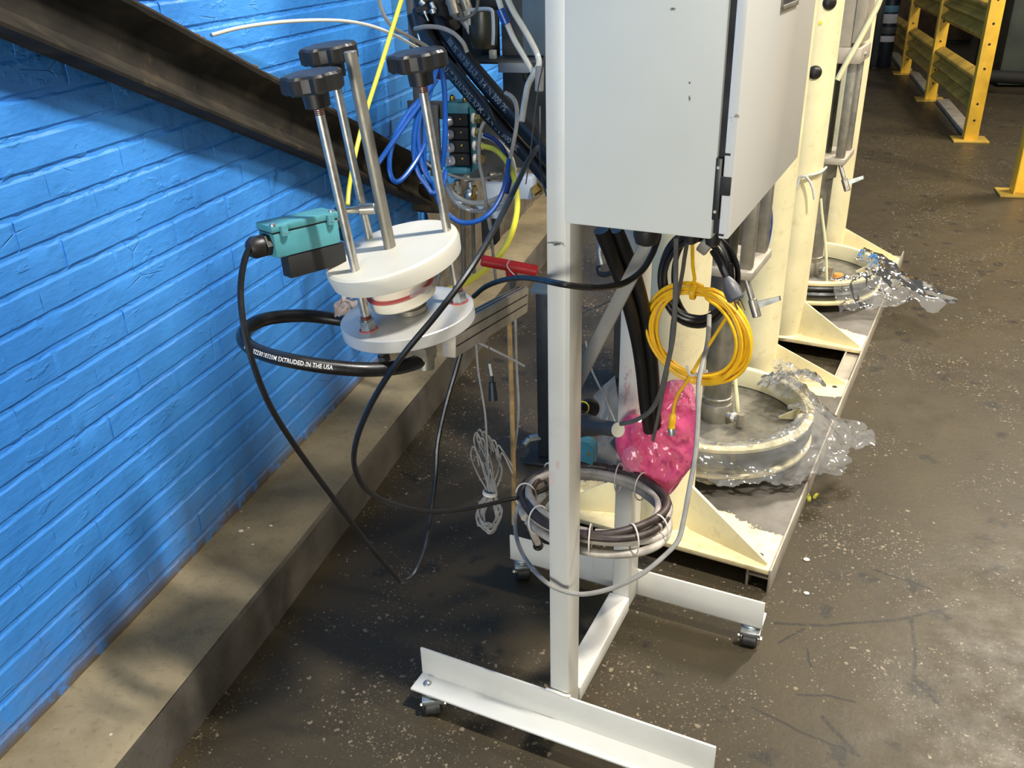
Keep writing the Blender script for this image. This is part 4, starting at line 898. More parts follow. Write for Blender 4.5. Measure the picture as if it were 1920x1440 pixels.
# flat grey strap running diagonally behind the posts
sa, sb_ = V((-0.1829,1.4254,1.0356)), V((-0.2875,1.4236,0.7969))
sd = (sb_ - sa).normalized(); sn = (wn - sd * wn.dot(sd)).normalized()
tag(obj('grey_strap', G().obox((sa + sb_) / 2, (sd, sn.cross(sd), sn), ((sb_ - sa).length / 2 + .06, 0.0125, 0.005), 0.003), mat('grey_duct', (138, 136, 130), 0.55, var=0.06), own=Matrix.Translation(sb_)), 'flat grey duct slanting down between the two white posts', 'duct')
cable('thin_grey_wire', 'thin grey wire slanting from the duct towards the pink bag', 'cable', [(-0.3757,1.8940,0.6431),(-0.3535,1.8495,0.5969),(-0.3101,1.7809,0.5641),(-0.2689,1.7178,0.5238)], 0.0024, GRYC, 6)
cable('thin_grey_wire', 'thin dark wire crossing behind the near white post below the cabinet', 'cable', [(-0.2655,1.6715,0.8481),(-0.3233,1.8035,0.7738),(-0.3999,1.9592,0.6852),(-0.4838,2.0959,0.5967)], 0.0016, GRYD, 6)
g = G(); p0 = V((-0.3385,1.8875,0.8692)); g.tube([p0 + ezs * .03, p0 + exs * -.006, p0 - ezs * .03], 0.008, 10)
hk = tag(obj('chrome_clip', g, ZINC, own=Matrix.Translation(p0)), 'small chrome clip seen between the posts under the cabinet', 'clip')
obj('clip_ring', G().tube([(-0.3477,1.8891,0.8308),(-0.3430,1.8781,0.8198),(-0.3280,1.8755,0.8181),(-0.3109,1.8724,0.8266)], 0.006, 8), NAVY, hk)

# coil of grey and brown-black hoses slung between the posts
CC = V((-0.2765,1.5160,0.4541))
hc = thing('hose_coil', 'coil of grey and brown-black hoses tied together between the white posts', 'hose', Matrix.Translation(CC - V((0, 0, .05))))
ax_e = exs; ay_e = (V(S(0, 1, 0)) * 0.98 + ezs * .02); az_e = ax_e.cross(ay_e).normalized()
for k, (rx, ry, dz, m_, r_) in enumerate(((0.158, 0.160, 0.000, GRYH, .0088), (0.152, 0.166, 0.022, BRNH, .0082), (0.160, 0.150, -0.020, GRYH, .0085), (0.165, 0.168, -0.036, GRYH, .0088), (0.146, 0.150, 0.014, GRYH, .0075), (0.166, 0.172, 0.008, BRNH, .0078))):
    rnd = random.Random(20 + k); pts = []
    a0 = 0.6 + k * 1.1
    for i in range(25):
        a = a0 + 2 * PI * i / 24.0 * 0.985
        pts.append(CC + ax_e * math.cos(a) * (rx * .93 + .006 * math.sin(3 * a + k)) + ay_e * math.sin(a) * ry * .72 + az_e * (dz * (0.62 + .25 * math.sin(a + k)) + .004 * math.sin(2 * a + k * 2)))
    obj('hose_turn', G().tube(pts, r_, 12, 4), m_, hc)
for a in (-1.35, -0.75, -0.25, 1.1, 1.5, 2.6, 3.4, -2.2):
    c = CC + ax_e * math.cos(a) * 0.148 + ay_e * math.sin(a) * 0.116 + az_e * -.005
    o_ = (ax_e * math.cos(a) + ay_e * math.sin(a)); pts = []
    for i in range(15):
        b = 2 * PI * i / 14; pts.append(c + o_ * math.cos(b) * 0.022 + az_e * math.sin(b) * 0.034)
    obj('cable_tie', G().tube(pts, 0.0016, 6, 3), TIE, hc)
cable('hose_tail', 'grey hose tail dropping from the coil onto the far foot rail', 'hose', [(-0.4125,1.6162,0.3875),(-0.4447,1.6523,0.3269),(-0.4649,1.6863,0.2631),(-0.4603,1.7058,0.2116),(-0.4552,1.7252,0.1701)], 0.0085, GRYH, 10)
g = G(); p0 = V((-0.4629,1.7063,0.2234)); p1 = V((-0.4609,1.7516,0.1402)); g.cyl(p0, p1, 0.0105, n=14, ch=.002); g.sphere(p1, 0.0135, (1, 1, .8), 12)
tag(obj('black_hose_end', g, BLK, own=Matrix.Translation(p1)), 'black hose end fitting resting on the far white foot rail', 'fitting')

# teal switch and black push button seen beside the near post
tsw = V((-0.3163,1.6398,0.4917))
ts = thing('teal_switch', 'small teal switch box peeking out beside the near white post', 'switch', at(tsw, 'S'))
FR['T'] = at(tsw, 'S')
obj('switch_case', G().prism([(-0.04, -0.012, -0.034), (0.012, -0.012, -0.030), (0.016, -0.012, -0.008), (0.016, -0.012, 0.022), (0.006, -0.012, 0.036), (-0.04, -0.012, 0.036)], (0, 0.026, 0)), TEALD, ts, 'T')
for z in (-0.022, 0.010): obj('screw', G().lathe([(0, .003), (.0035, .002), (.004, 0)], (0.006, -0.0122, z), (0, -1, 0), 12), BRASS, ts, 'T')
a0, a1 = V((-0.3410,1.5833,0.5972)), V((-0.2278,1.4821,0.6513)); ad_ = (a1 - a0).normalized(); L_ = (a1 - a0).length
pb = thing('push_connector', 'dark grey stepped connector with a white end disc beside the near post', 'connector', Matrix.Translation(a0))
obj('stepped_body', G().lathe([(0, 0), (0.024, 0), (0.024, L_ * .30), (0.022, L_ * .34), (0.020, L_ * .52), (0.0175, L_ * .56), (0.0155, L_ * .68), (0.0150, L_ * .70), (0.0150, L_ * .99), (0, L_ * .99)], a0, ad_, 28), mat('charcoal_rubber', (66, 64, 62), 0.55, var=0.08), pb)
obj('threaded_ring', G().lathe([(0.0255, 0.022), (0.0275, 0.024), (0.0275, 0.027), (0.0255, 0.029), (0.0275, 0.031), (0.0265, 0.034)], a0, ad_, 28), STEEL, pb)
obj('end_disc', G().lathe([(0, L_ * 1.005), (0.0140, L_ * 1.005), (0.0152, L_ * .985)], a0, ad_, 24), WPLAS, pb)
g = G(); c0 = V((-0.3184,1.6605,0.5984)); g.lathe([(0, 0), (0.020, 0), (0.021, .006), (0.021, .018), (0.017, .022), (0, .022)], c0, V(S(0.35, -1, .25)), 22)
kb2 = obj('round_cap', g, BLK, pb)
obj('yellow_ring', G().lathe([(0.0125, 0), (0.0145, .001), (0.0145, .004), (0.0125, .005)], V((-0.3224,1.6003,0.6267)), V(S(0.35, -1, .25)), 18), YELT, kb2)
# milky sheet behind the back post
def ms_(a, b):
    p0 = V((-0.3353,1.7854,0.5589)); ex = V((-0.2850,1.7968,0.6155)) - p0; ez = V((-0.3224,1.7831,0.4096)) - p0
    return p0 + ex * a + ez * b + wn * (.012 * math.sin(a * 5 + b * 3) + .008 * noise.noise(V((a * 4, b * 4, 1))))
tag(obj('milky_bag', G().grid(ms_, 16, 16), MILK, sharp=180, own=Matrix.Translation((-0.3173,1.7822,0.4823))), 'cloudy clear plastic bag tucked behind the far white post', 'bag')

# hanging grey wire bundle and tan stick left of the near post
rnd = random.Random(11)
wb = thing('wire_bundle', 'bundle of thin grey wires tied in the middle and hanging above the floor', 'cable', Matrix.Translation((-0.5316,1.5782,0.3045)))
for k in range(9):
    x0 = 888 + rnd.uniform(-4, 40); x1 = 905 + rnd.uniform(-6, 40); m_ = 916 + rnd.uniform(-7, 7)
    def tD(x, y): return None
WTOP = [(-0.5859,1.6825,0.4859),(-0.5798,1.6882,0.4919),(-0.5699,1.6888,0.4873),(-0.5595,1.6870,0.4784),(-0.5468,1.6857,0.4696),(-0.5337,1.6832,0.4587),(-0.5247,1.6768,0.4438),(-0.5891,1.6648,0.4589),(-0.5729,1.6803,0.4748)]
WMID = [(-0.5387,1.6142,0.3749),(-0.5367,1.6161,0.3768),(-0.5329,1.6159,0.3746),(-0.5298,1.6182,0.3765),(-0.5434,1.6134,0.3760),(-0.5260,1.6180,0.3744),(-0.5358,1.6178,0.3787),(-0.5406,1.6122,0.3730),(-0.5301,1.6147,0.3715)]
WBL = [(-0.5516,1.5749,0.3440),(-0.5528,1.5653,0.3316),(-0.5443,1.5608,0.3217),(-0.5410,1.5669,0.3282),(-0.5483,1.5717,0.3381),(-0.5367,1.5596,0.3166),(-0.5429,1.5649,0.3264),(-0.5489,1.5594,0.3219),(-0.5377,1.5736,0.3357)]
WBR = [(-0.5059,1.5937,0.3489),(-0.5015,1.5859,0.3362),(-0.5061,1.5746,0.3229),(-0.5093,1.5679,0.3154),(-0.5048,1.5792,0.3286),(-0.5132,1.5639,0.3118),(-0.5013,1.5902,0.3420),(-0.5077,1.5713,0.3192),(-0.5136,1.5752,0.3270)]
WBB = [(-0.5235,1.5537,0.3201),(-0.5191,1.5508,0.3142),(-0.5253,1.5560,0.3239),(-0.5210,1.5487,0.3124),(-0.5260,1.5587,0.3277),(-0.5209,1.5531,0.3181),(-0.5183,1.5525,0.3161),(-0.5255,1.5617,0.3315),(-0.5261,1.5544,0.3221)]
for k in range(9):
    p, q, l_, r_, b_ = V(WTOP[k]), V(WMID[k]), V(WBL[k]), V(WBR[k]), V(WBB[k]); sw = V((rnd.uniform(-.012, .012), rnd.uniform(-.01, .01), 0))
    obj('wire', G().tube([p + V((.02 + sw.x, 0, -.05)), p + V((.008, 0, -.008)), p, p + V((-.006, .004, -.03)), p.lerp(q, .55) + sw, q, q.lerp(l_, .5) + V((-.008, 0, 0)), l_, b_, r_, q.lerp(r_, .5) + V((.006, 0, 0)), q + V((.003, .004, .01)), p.lerp(q, .5) - sw], 0.0021, 6, 5), GRYC, wb)
obj('cloth_tie', G().lathe([(0.014, -0.005), (0.0175, -0.003), (0.0175, 0.003), (0.014, 0.005)], (-0.5352,1.6152,0.3747), (0.1, 0.1, 1), 16), TIE, wb)
cable('thin_grey_wire', 'thin grey wire hanging down to the tied wire bundle', 'cable', [(-0.5969,1.7491,0.6848),(-0.5910,1.7342,0.6258),(-0.5759,1.7109,0.5714),(-0.5666,1.6992,0.5237),(-0.5590,1.6795,0.4659),(-0.5386,1.6218,0.4043)], 0.0024, GRYC, 6)
cable('tan_rod', 'slim tan wooden rod standing behind the near white post', 'rod', [(-0.5570,1.8775,0.7418),(-0.5412,1.8282,0.5731),(-0.5233,1.7663,0.3915),(-0.5061,1.7001,0.2328)], 0.0062, WOOD, 10, 4)
cable('grey_cable', 'grey cable hanging straight beside the tan rod', 'cable', [(-0.5437,1.8862,0.6992),(-0.5364,1.8596,0.5870),(-0.5249,1.8275,0.4751),(-0.5286,1.8052,0.3981),(-0.5302,1.7930,0.3598)], 0.0036, GRYC, 8)
cable('grey_stick', 'thin pale stick slanting under the aluminium arm', 'rod', [(-0.6460,1.7248,0.7204),(-0.6063,1.7299,0.7000),(-0.5220,1.7379,0.6591),(-0.4822,1.7395,0.6388)], 0.0028, GRYC, 6, 2)
g = G(); p0 = V((-0.5136,1.5827,0.7146)); p1 = V((-0.5070,1.5733,0.6918)); p2 = V((-0.5014,1.5600,0.6412))
g.cyl(p0, p1, 0.003, n=10); o_ = tag(obj('hanging_probe', g, CLRT, own=Matrix.Translation(p2)), 'small black probe with a white tip hanging in the shade near the kerb', 'probe')
g = G(); g.cyl(p1, p1.lerp(p2, .3), 0.004, n=10); g.lathe([(0, 0), (.0075, 0), (.0085, .017), (.010, .038), (0, .040)], p1.lerp(p2, .25), p2 - p1, 14); obj('probe_body', g, NAVY, o_)
cable('thin_grey_wire', 'thin dark wire holding up the small black probe', 'cable', [(-0.5142,1.5827,0.8139),(-0.5141,1.5834,0.7645),(-0.5136,1.5827,0.7146)], 0.0014, GRYD, 6)

# ================================================================== PNEUMATIC MACHINE BEHIND THE FIXTURE
mf = thing('machine_frame', 'dark grey steel machine frame rising behind the near white post', 'machine', at((-0.62, 3.05, 0)))
f0 = V((-0.8872,3.0000,1.1053)); f1 = V((-0.6730,3.0000,0.7776))
obj('steel_panel', G().box(f0.x, f1.x + 0.05, 3.0, 3.03, f1.z, 2.4, 0.002), DKPL, mf)
obj('panel_leg', G().box(-0.49, -0.43, 3.0, 3.06, 0.0, f1.z + 0.1, 0.002), DKPL, mf)
b0 = V((-0.8726,2.9600,1.1403)); b1 = V((-0.7708,2.9600,1.1050))
obj('shelf_bracket', G().box(b0.x, b1.x, 2.90, 2.995, b1.z, b0.z, 0.002), PALEB, mf)
obj('shelf_plate', G().box(V((-0.9590,2.9000,1.1436)).x, b1.x + .04, 2.86, 2.998, b0.z, b0.z + 0.006, 0.001), DKPL, mf)
p = V((-0.8846,2.9000,1.1635)); obj('shelf_bolt', G().box(p.x - .011, p.x + .011, 2.88, 2.90, p.z - .016, p.z + .012, 0.003), CLRT, mf)
p = V((-0.7942,2.9000,1.0980)); obj('rubber_foot', G().cyl(p + V((-.006, .06, .022)), p + V((.004, .05, -.026)), 0.0135, n=16, ch=.004), OLIVE, mf)
q0 = V((-0.8076,2.9800,1.3224)); q1 = V((-0.7468,2.9800,1.1487))
obj('blue_grey_guard', G().box(q0.x, q1.x + .04, 2.97, 2.99, q1.z, 1.75, 0.002), BLUG, mf)
# vertical back rails left of the panel
for px, w_, m_ in ((772, .012, DKPL), (786, .008, GRYD), (870, .010, DKPL)):
    p = V((-1.1278,2.9500,1.2225)); 
r0 = V((-1.1888,2.9800,1.2854)); r1 = V((-1.1933,2.9800,1.1356))
obj('back_rail', G().box(r0.x - .012, r0.x + .012, 2.97, 3.0, r1.z - .35, 1.75, 0.002), DKPL, mf)
r0 = V((-0.9484,3.0000,1.2826)); obj('back_rail', G().box(r0.x - .20, r0.x + .05, 3.0, 3.02, V((-0.9553,3.0000,1.1181)).z, 2.4, 0.002), NAVY, mf)
r0 = V((-1.0787,2.9700,0.9899)); r1 = V((-0.8822,2.9700,0.7394)); obj('rack_plate', G().box(r0.x, r1.x, 2.965, 2.975, r1.z, r0.z, 0.002), DKPL, mf)
r0 = V((-1.1523,2.9700,0.9885)); r1 = V((-1.1097,2.9700,0.7450)); obj('side_bracket', G().box(r0.x, r1.x, 2.96, 2.975, r1.z, r0.z, 0.002), GRYD, mf)
r0 = V((-1.1810,3.0000,1.3164)); r1 = V((-1.0197,3.0000,1.0663)); obj('back_plate', G().box(r0.x, r1.x, 3.0, 3.02, r1.z, 2.4, 0.002), BLKM, mf)
# long cross bar that carries the valve rack
r0 = V((-1.2305,2.9900,0.9675)); r1 = V((-0.8547,2.9900,0.9755)); obj('cross_bar', G().box(r0.x, r1.x, 2.985, 3.0, r0.z - .03, r0.z + .03, 0.002), DKPL, mf)

# filter bowl in its wire bail
fb = thing('filter_bowl', 'dark olive filter bowl in a pale blue wire bail high on the machine', 'filter', Matrix.Translation((-0.8777,2.8000,1.1874)))
c0 = V((-0.8835,2.8000,1.2971)); c1 = V((-0.8879,2.8000,1.1905))
obj('bowl', G().lathe([(0, 0), (0.034, 0.0), (0.042, 0.012), (0.045, 0.05), (0.045, (c0 - c1).length), (0, (c0 - c1).length)], c1, c0 - c1, 28), OLIVE, fb)
obj('sight_strip', G().box(c1.x - .030, c1.x - .022, 2.752, 2.758, c1.z + .07, c1.z + .125), ALUG, fb)
obj('bail', G().tube([(-0.9011,2.7400,1.3016),(-0.8743,2.7400,1.3059),(-0.8413,2.7400,1.3042),(-0.8353,2.7400,1.2866),(-0.8353,2.7400,1.2423),(-0.8383,2.7400,1.2063)], 0.0055, 8), PALEB, fb)
# valve rack
vr = thing('valve_rack', 'pneumatic valve rack with teal end block, dark valves and silver plugs', 'valve', Matrix.Translation((-0.9994,2.8500,0.7510)))
def ybox(x0, y0, x1, y1, Y0, Y1, bev=0.002):
    return None
t0, t1 = V((-1.0238,2.8000,1.0256)), V((-0.9463,2.8000,0.9908))
obj('end_block', G().box(t0.x, t1.x, 2.80, 2.87, t1.z, t0.z, 0.003), TEAL, vr)
v0, v1 = V((-1.0075,2.8200,0.9893)), V((-0.9540,2.8200,0.8190)); vh = (v0.z - v1.z) / 4
for k in range(4):
    z1 = v0.z - k * vh; vb = obj('valve_body', G().box(v0.x - .016, v1.x, 2.815, 2.90, z1 - vh + .002, z1 - .001, 0.003), BLKM, vr)
    cy = z1 - vh * .55; obj('silver_plug', G().cyl((v0.x - .004, 2.815, cy), (v0.x - .018, 2.797, cy), 0.0155, n=20, ch=.002), SILV, vb)
    obj('brass_screw', G().sphere((v0.x + .028, 2.814, cy + .006), 0.0048, (1, .6, 1), 10), BRASS, vb)
    fx = V((-0.9200,2.8000,0.9781)).x
    g = G(); g.cyl((fx - .014, 2.80, cy + .012), (fx - .004, 2.80, cy + .012), 0.0165, n=18, ch=.002)
    obj('white_collar', g, TIE, vb)
    g = G(); g.cyl((fx - .004, 2.80, cy + .012), (fx + .020, 2.795, cy + .010), 0.0125, n=16); g.hexa((fx + .004, 2.80, cy + .012), (fx + .013, 2.795, cy + .011), 0.0150)
    obj('push_fitting', g, BRASS if k != 2 else STEELD, vb)
s0, s1 = V((-0.9398,2.8000,1.0141)), V((-0.9407,2.8000,0.8066)); obj('teal_rail', G().box(s0.x, s1.x, 2.798, 2.86, s1.z, s0.z, 0.001), TEALD, vr)
u0, u1 = V((-1.0402,2.8200,0.8157)), V((-0.9515,2.8200,0.7944)); obj('base_block', G().box(u0.x, u1.x, 2.81, 2.90, u1.z, u0.z, 0.003), TEALD, vr)
for px in ((-1.0013,2.8100,1.0376), (-0.9582,2.8100,1.0351)): obj('brass_plug', G().lathe([(0, .010), (.006, .009), (.0095, .002), (.0095, -.006)], px, (0, -.3, 1), 14), BRASS, vr)
# regulator under the rack
rg_ = thing('air_regulator', 'small brass and nickel air regulator below the valve rack', 'regulator', Matrix.Translation((-0.9740,2.8500,0.6881)))
c0, c1 = V((-0.9666,2.8500,0.7615)), V((-0.9656,2.8500,0.7032))
g = G(); g.lathe([(0, -0.004), (.018, -0.004), (.026, .006), (.027, .022), (.022, .032), (.012, .040), (.012, .058), (0, .058)], c1, c0 - c1, 24); obj('regulator_body', g, ZINC, rg_)
obj('white_cap', G().cyl(c0 + V((-.006, -.02, .010)), c0 + V((-.006, -.025, .024)), 0.0115, n=16, ch=.002), WPLAS, rg_)
g = G(); g.cyl(c1 + V((.012, -.022, -.004)), c1 + V((.022, -.026, .05)), 0.007, n=12); g.hexa(c1 + V((.014, -.022, .006)), c1 + V((.017, -.024, .020)), 0.011); obj('brass_tee', g, BRASS, rg_)
g = G(); g.cyl(V((-1.0085,2.8400,0.7658)), V((-1.0071,2.8400,0.7222)), 0.012, n=14); g.hexa(V((-1.0093,2.8400,0.7513)), V((-1.0084,2.8400,0.7331)), 0.015); obj('side_valve', g, STEELD, rg_)
g = G(); g.hexa(c1 + V((.03, -.02, -.02)), c1 + V((.05, -.03, -.03)), 0.013); g.hexa(c1 + V((-.03, -.02, -.01)), c1 + V((-.045, -.03, -.014)), 0.013); obj('hex_ends', g, ZINC, rg_)
w0, w1 = V((-0.8252,2.8800,0.7781)), V((-0.7562,2.8800,0.7053))
sv = thing('solenoid_valve', 'grey-white solenoid block with brass end behind the near post', 'valve', Matrix.Translation(w1))
obj('solenoid_body', G().box(w0.x, w1.x, 2.86, 2.93, w1.z, w0.z, 0.004), PALEB, sv)
obj('brass_end', G().hexa(V((-0.7506,2.8600,0.7325)), V((-0.7284,2.8600,0.7514)), 0.016), BRASS, sv)
for a, b in (((-0.8819,2.8700,0.7782), 0.02), ((-0.8108,2.8700,0.8024), 0.016)): obj('knurled_nut', G().cyl(V(a), V(a) + V((-.02, -.02, .004)), b * .6, n=14, ch=.002), STEELD, sv)
x0, x1 = V((-0.9495,2.9300,0.7334)), V((-0.8765,2.9300,0.6108)); sv2 = thing('junction_box', 'pale blue-grey junction box under the valve rack', 'box', Matrix.Translation(x1))
obj('box_body', G().box(x0.x, x1.x, 2.93, 2.98, x1.z, x0.z, 0.004), PALEB, sv2); obj('box_lid', G().box(x0.x + .004, x1.x - .004, 2.925, 2.93, x1.z + .004, x0.z - .004, 0.002), PALEB, sv2)
x0, x1 = V((-0.9748,3.0000,0.6050)), V((-0.9222,3.0000,0.5029)); dk = thing('dark_enclosure', 'small black enclosure hanging under the machine by the kerb', 'box', Matrix.Translation(x1))
obj('enclosure_shell', G().box(x0.x, x1.x, 2.97, 3.03, x1.z, x0.z, 0.004), NAVY, dk); obj('enclosure_lid', G().box(x0.x + .003, x1.x - .003, 2.964, 2.97, x1.z + .004, x0.z - .004, 0.002), BLKM, dk)
obj('hanger', G().box(x1.x - .03, x1.x - .02, 2.99, 3.0, x0.z, f1.z + .3), DKPL, dk)
for nm, px in (('grey_pipe', [(-1.0730,3.0000,0.6586),(-1.0783,3.0000,0.5638),(-1.0829,3.0000,0.4459),(-1.0886,3.0000,0.3047)]), ('grey_pipe', [(-1.0164,3.0000,0.6613),(-1.0189,3.0000,0.5671),(-1.0225,3.0000,0.4498),(-1.0265,3.0000,0.3201)]), ('grey_pipe', [(-0.9386,2.9500,0.6248),(-0.9337,2.9500,0.5474),(-0.9273,2.9500,0.4484),(-0.9208,2.9500,0.3466)])):
    pass
pipes = [[(-1.0557,3.0200,0.6542),(-1.0607,3.0200,0.5589),(-1.0648,3.0200,0.4405),(-1.0682,3.0200,0.3352)], [(-1.0124,3.0000,0.6615),(-1.0149,3.0000,0.5673),(-1.0175,3.0000,0.4665),(-1.0195,3.0000,0.3797)], [(-0.9196,2.9000,0.6699),(-0.9159,2.9000,0.5637),(-0.9096,2.9000,0.4663),(-0.9045,2.9000,0.3865)]]
for k, q in enumerate(pipes):
    cable('grey_pipe', ['leftmost grey pipe running down under the valve rack', 'middle grey pipe running down under the valve rack', 'grey pipe running down beside the small black enclosure'][k], 'pipe', q, (0.009, 0.007, 0.0055)[k], GRYD, 10, 4)
# cluster of dark fittings at the top of the frame
ff = thing('fitting_cluster', 'dark tangle of valve bodies and chrome fittings at the top of the machine', 'valve', Matrix.Translation((-1.0824,2.9000,1.2111)))
rnd = random.Random(2)
for k, (a, b, r, m_) in enumerate((((-1.0992,2.8500,1.3438), (-1.0860,2.8500,1.2821), .030, BLK), ((-1.0555,2.8500,1.3373), (-1.0144,2.8700,1.2300), .034, BLKM), ((-1.1404,2.8800,1.2863), (-1.1212,2.8800,1.2034), .024, NAVY), ((-1.0923,2.8600,1.2468), (-1.0427,2.8600,1.1801), .026, NAVY), ((-0.9939,2.8300,1.3409), (-0.9691,2.8300,1.2892), .018, DKPL), ((-0.9460,2.8000,1.3393), (-0.9223,2.8000,1.2671), .016, STEELD), ((-0.9946,2.8000,1.3278), (-0.9662,2.8000,1.2824), .012, STEELD), ((-0.9714,2.8000,1.3126), (-0.9334,2.8000,1.2519), .014, DKPL), ((-0.9396,2.7900,1.2680), (-0.9140,2.7900,1.2284), .011, ALUG))):
    g = G(); A_, B_ = V(a), V(b); g.cyl(A_, B_, r, n=18, ch=.003); g.hexa(A_.lerp(B_, .55), A_.lerp(B_, .8), r * 1.2); obj('valve_part', g, m_, ff)
for a, b, r in (((-1.0850,2.8000,1.3255), (-1.0719,2.8000,1.3133), .009), ((-1.0503,2.8000,1.3222), (-1.0381,2.8000,1.2979), .008), ((-1.0444,2.7900,1.3047), (-1.0385,2.7900,1.2896), .010), ((-1.0825,2.8200,1.2967), (-1.0688,2.8200,1.2658), .005), ((-1.1109,2.8300,1.2306), (-1.1056,2.8300,1.2054), .005)):
    obj('chrome_fitting', G().cyl(V(a), V(b), r, n=12, ch=.002), ZINC, ff)
for px, r in (((-1.0743,2.8200,1.2128), .012), ((-1.0837,2.8200,1.2316), .010)): obj('ring_clip', G().lathe([(r, -.003), (r + .004, 0), (r, .003)], px, (0.3, -1, .2), 16), GRYD, ff)
obj('open_pipe', G().lathe([(.013, 0), (.016, 0), (.016, .09), (.013, .09), (.013, 0)], (-0.9677,2.7800,1.2870), V((-0.9953,2.8000,1.3723)) - V((-0.9677,2.7800,1.2870)), 20), STEELD, ff)

# hydraulic hoses
BH1 = [(-1.1140,2.8600,1.2939),(-1.0712,2.8000,1.2273),(-1.0001,2.7200,1.1711),(-0.9242,2.6600,1.1183),(-0.8314,2.6000,1.0466),(-0.7371,2.5600,0.9707),(-0.6286,2.5200,0.8784),(-0.5607,2.5000,0.8022)]
BH2 = [(-1.0578,2.8600,1.2780),(-0.9840,2.7800,1.2139),(-0.9083,2.7000,1.1620),(-0.8158,2.6200,1.0983),(-0.7259,2.5600,1.0316),(-0.6261,2.5000,0.9560),(-0.5519,2.4600,0.8896)]
h1 = cable('hydraulic_hose', 'fat black printed hose slanting down behind the right knob, lower of two', 'hose', BH1, 0.0235, BLKR, 16, 8)
h2 = cable('hydraulic_hose', 'fat black printed hose slanting down behind the right knob, upper of two', 'hose', BH2, 0.0250, BLKR, 16, 8)
print_on(BH1, 0.0235, 'MULTIPURPOSE/RPM - 3/4 IN 300 PSI', 0.024, arc_s(BH1, 8, 2.45), h1, INKD, V((0.1, -1, 0.35)), ang=-0.35, sub=8)
print_on(BH2, 0.0250, '300 PSI WP 20 BAR - 3/4 IN 300 PSI', 0.024, arc_s(BH2, 8, 1.2), h2, INKD, V((0.1, -1, 0.35)), ang=-0.15, sub=8)
cable('black_wire', 'thin black wire draped over the printed hoses', 'cable', [(-0.9426,2.6000,1.1887),(-0.8886,2.5700,1.1518),(-0.8311,2.5400,1.1040),(-0.7852,2.5000,1.0643),(-0.7645,2.4800,1.0331),(-0.7358,2.4600,1.0111),(-0.6963,2.4400,0.9986)], 0.0052, BLK, 8)
# tubes
cable('yellow_air_tube', 'yellow air tube running straight down the blue wall behind the knobs', 'tube', [(-0.9511,2.3636,1.3936),(-0.9722,2.3170,1.3078),(-0.9965,2.2508,1.1980),(-1.0180,2.1796,1.0919),(-1.0243,2.1139,1.0077),(-1.0289,2.0706,0.9359),(-1.0233,2.0395,0.8975)], 0.0058, YELT, 10)
cable('yellow_air_tube', 'yellow air tube curving from the valve rack down past the red handle', 'tube', [(-0.8380,2.5905,0.9381),(-0.7792,2.5442,0.9356),(-0.7230,2.4712,0.9167),(-0.6738,2.3713,0.8881),(-0.6390,2.2642,0.8529),(-0.6203,2.1523,0.8228),(-0.6192,2.0574,0.7991),(-0.6350,1.9795,0.7799),(-0.6650,1.9187,0.7637),(-0.7031,1.8572,0.7578),(-0.7376,1.8213,0.7591)], 0.0078, YELT, 10)
cable('white_air_tube', 'white air tube reaching out in an arc across the blue wall', 'tube', [(-1.2575,1.9167,1.3128),(-1.2340,2.0037,1.3209),(-1.1987,2.1179,1.3228),(-1.1560,2.2318,1.3180),(-1.1098,2.3212,1.3079),(-1.0637,2.3851,1.2890),(-1.0226,2.4438,1.2591),(-0.9821,2.4787,1.2279),(-0.9536,2.5094,1.2106)], 0.0046, CLRT, 10)
cable('grey_air_tube', 'grey air tube dropping from the top left edge of the machine', 'tube', [(-1.0424,2.3789,1.3811),(-1.0384,2.3989,1.3224),(-1.0219,2.4245,1.2828),(-0.9929,2.4559,1.2580),(-0.9572,2.4886,1.2298),(-0.9362,2.5049,1.2084)], 0.0052, GRYC, 8)
cable('grey_air_tube', 'grey air tube arched above the printed hoses', 'tube', [(-1.0273,2.5941,1.2646),(-0.9814,2.5696,1.2725),(-0.9377,2.5643,1.2701),(-0.8973,2.5562,1.2567),(-0.8657,2.5434,1.2327),(-0.8547,2.5444,1.2072)], 0.0062, GRYC, 8)
cable('grey_air_tube', 'dark grey tube draped below the filter bowl', 'tube', [(-0.8299,2.5862,1.3539),(-0.8335,2.5828,1.3184),(-0.8509,2.5757,1.2997),(-0.8827,2.5749,1.2915),(-0.9055,2.5785,1.3025)], 0.0048, GRYD, 8)
t1 = cable('clear_air_tube', 'milky air tube with a blue connector, nearer the filter bowl', 'tube', [(-0.7669,2.5440,1.3744),(-0.7536,2.5452,1.3288),(-0.7371,2.5468,1.2852),(-0.7173,2.5483,1.2410),(-0.6884,2.5510,1.1933),(-0.6617,2.5522,1.1481)], 0.0082, CLRT, 10)
obj('blue_connector', G().cyl(V((-0.7523,2.5398,1.3197)), V((-0.7358,2.5416,1.2815)), 0.0125, n=18, ch=.002), BLUT, t1)
cable('clear_air_tube', 'milky air tube next to the near white post', 'tube', [(-0.7392,2.5311,1.3695),(-0.7147,2.5347,1.3158),(-0.6895,2.5384,1.2749),(-0.6666,2.5408,1.2363),(-0.6490,2.5414,1.2003),(-0.6408,2.5199,1.1779),(-0.6496,2.4939,1.1561),(-0.6582,2.4673,1.1318),(-0.6606,2.4397,1.0939),(-0.6651,2.4191,1.0437)], 0.0085, CLRT, 10)
cable('grey_air_tube', 'grey tube bent round the lower printed hose', 'tube', [(-0.7002,2.3912,1.1231),(-0.6781,2.3753,1.1150),(-0.6614,2.3559,1.0966),(-0.6537,2.3299,1.0575),(-0.6593,2.3199,1.0150),(-0.6728,2.3264,0.9654)], 0.0058, GRYC, 8)
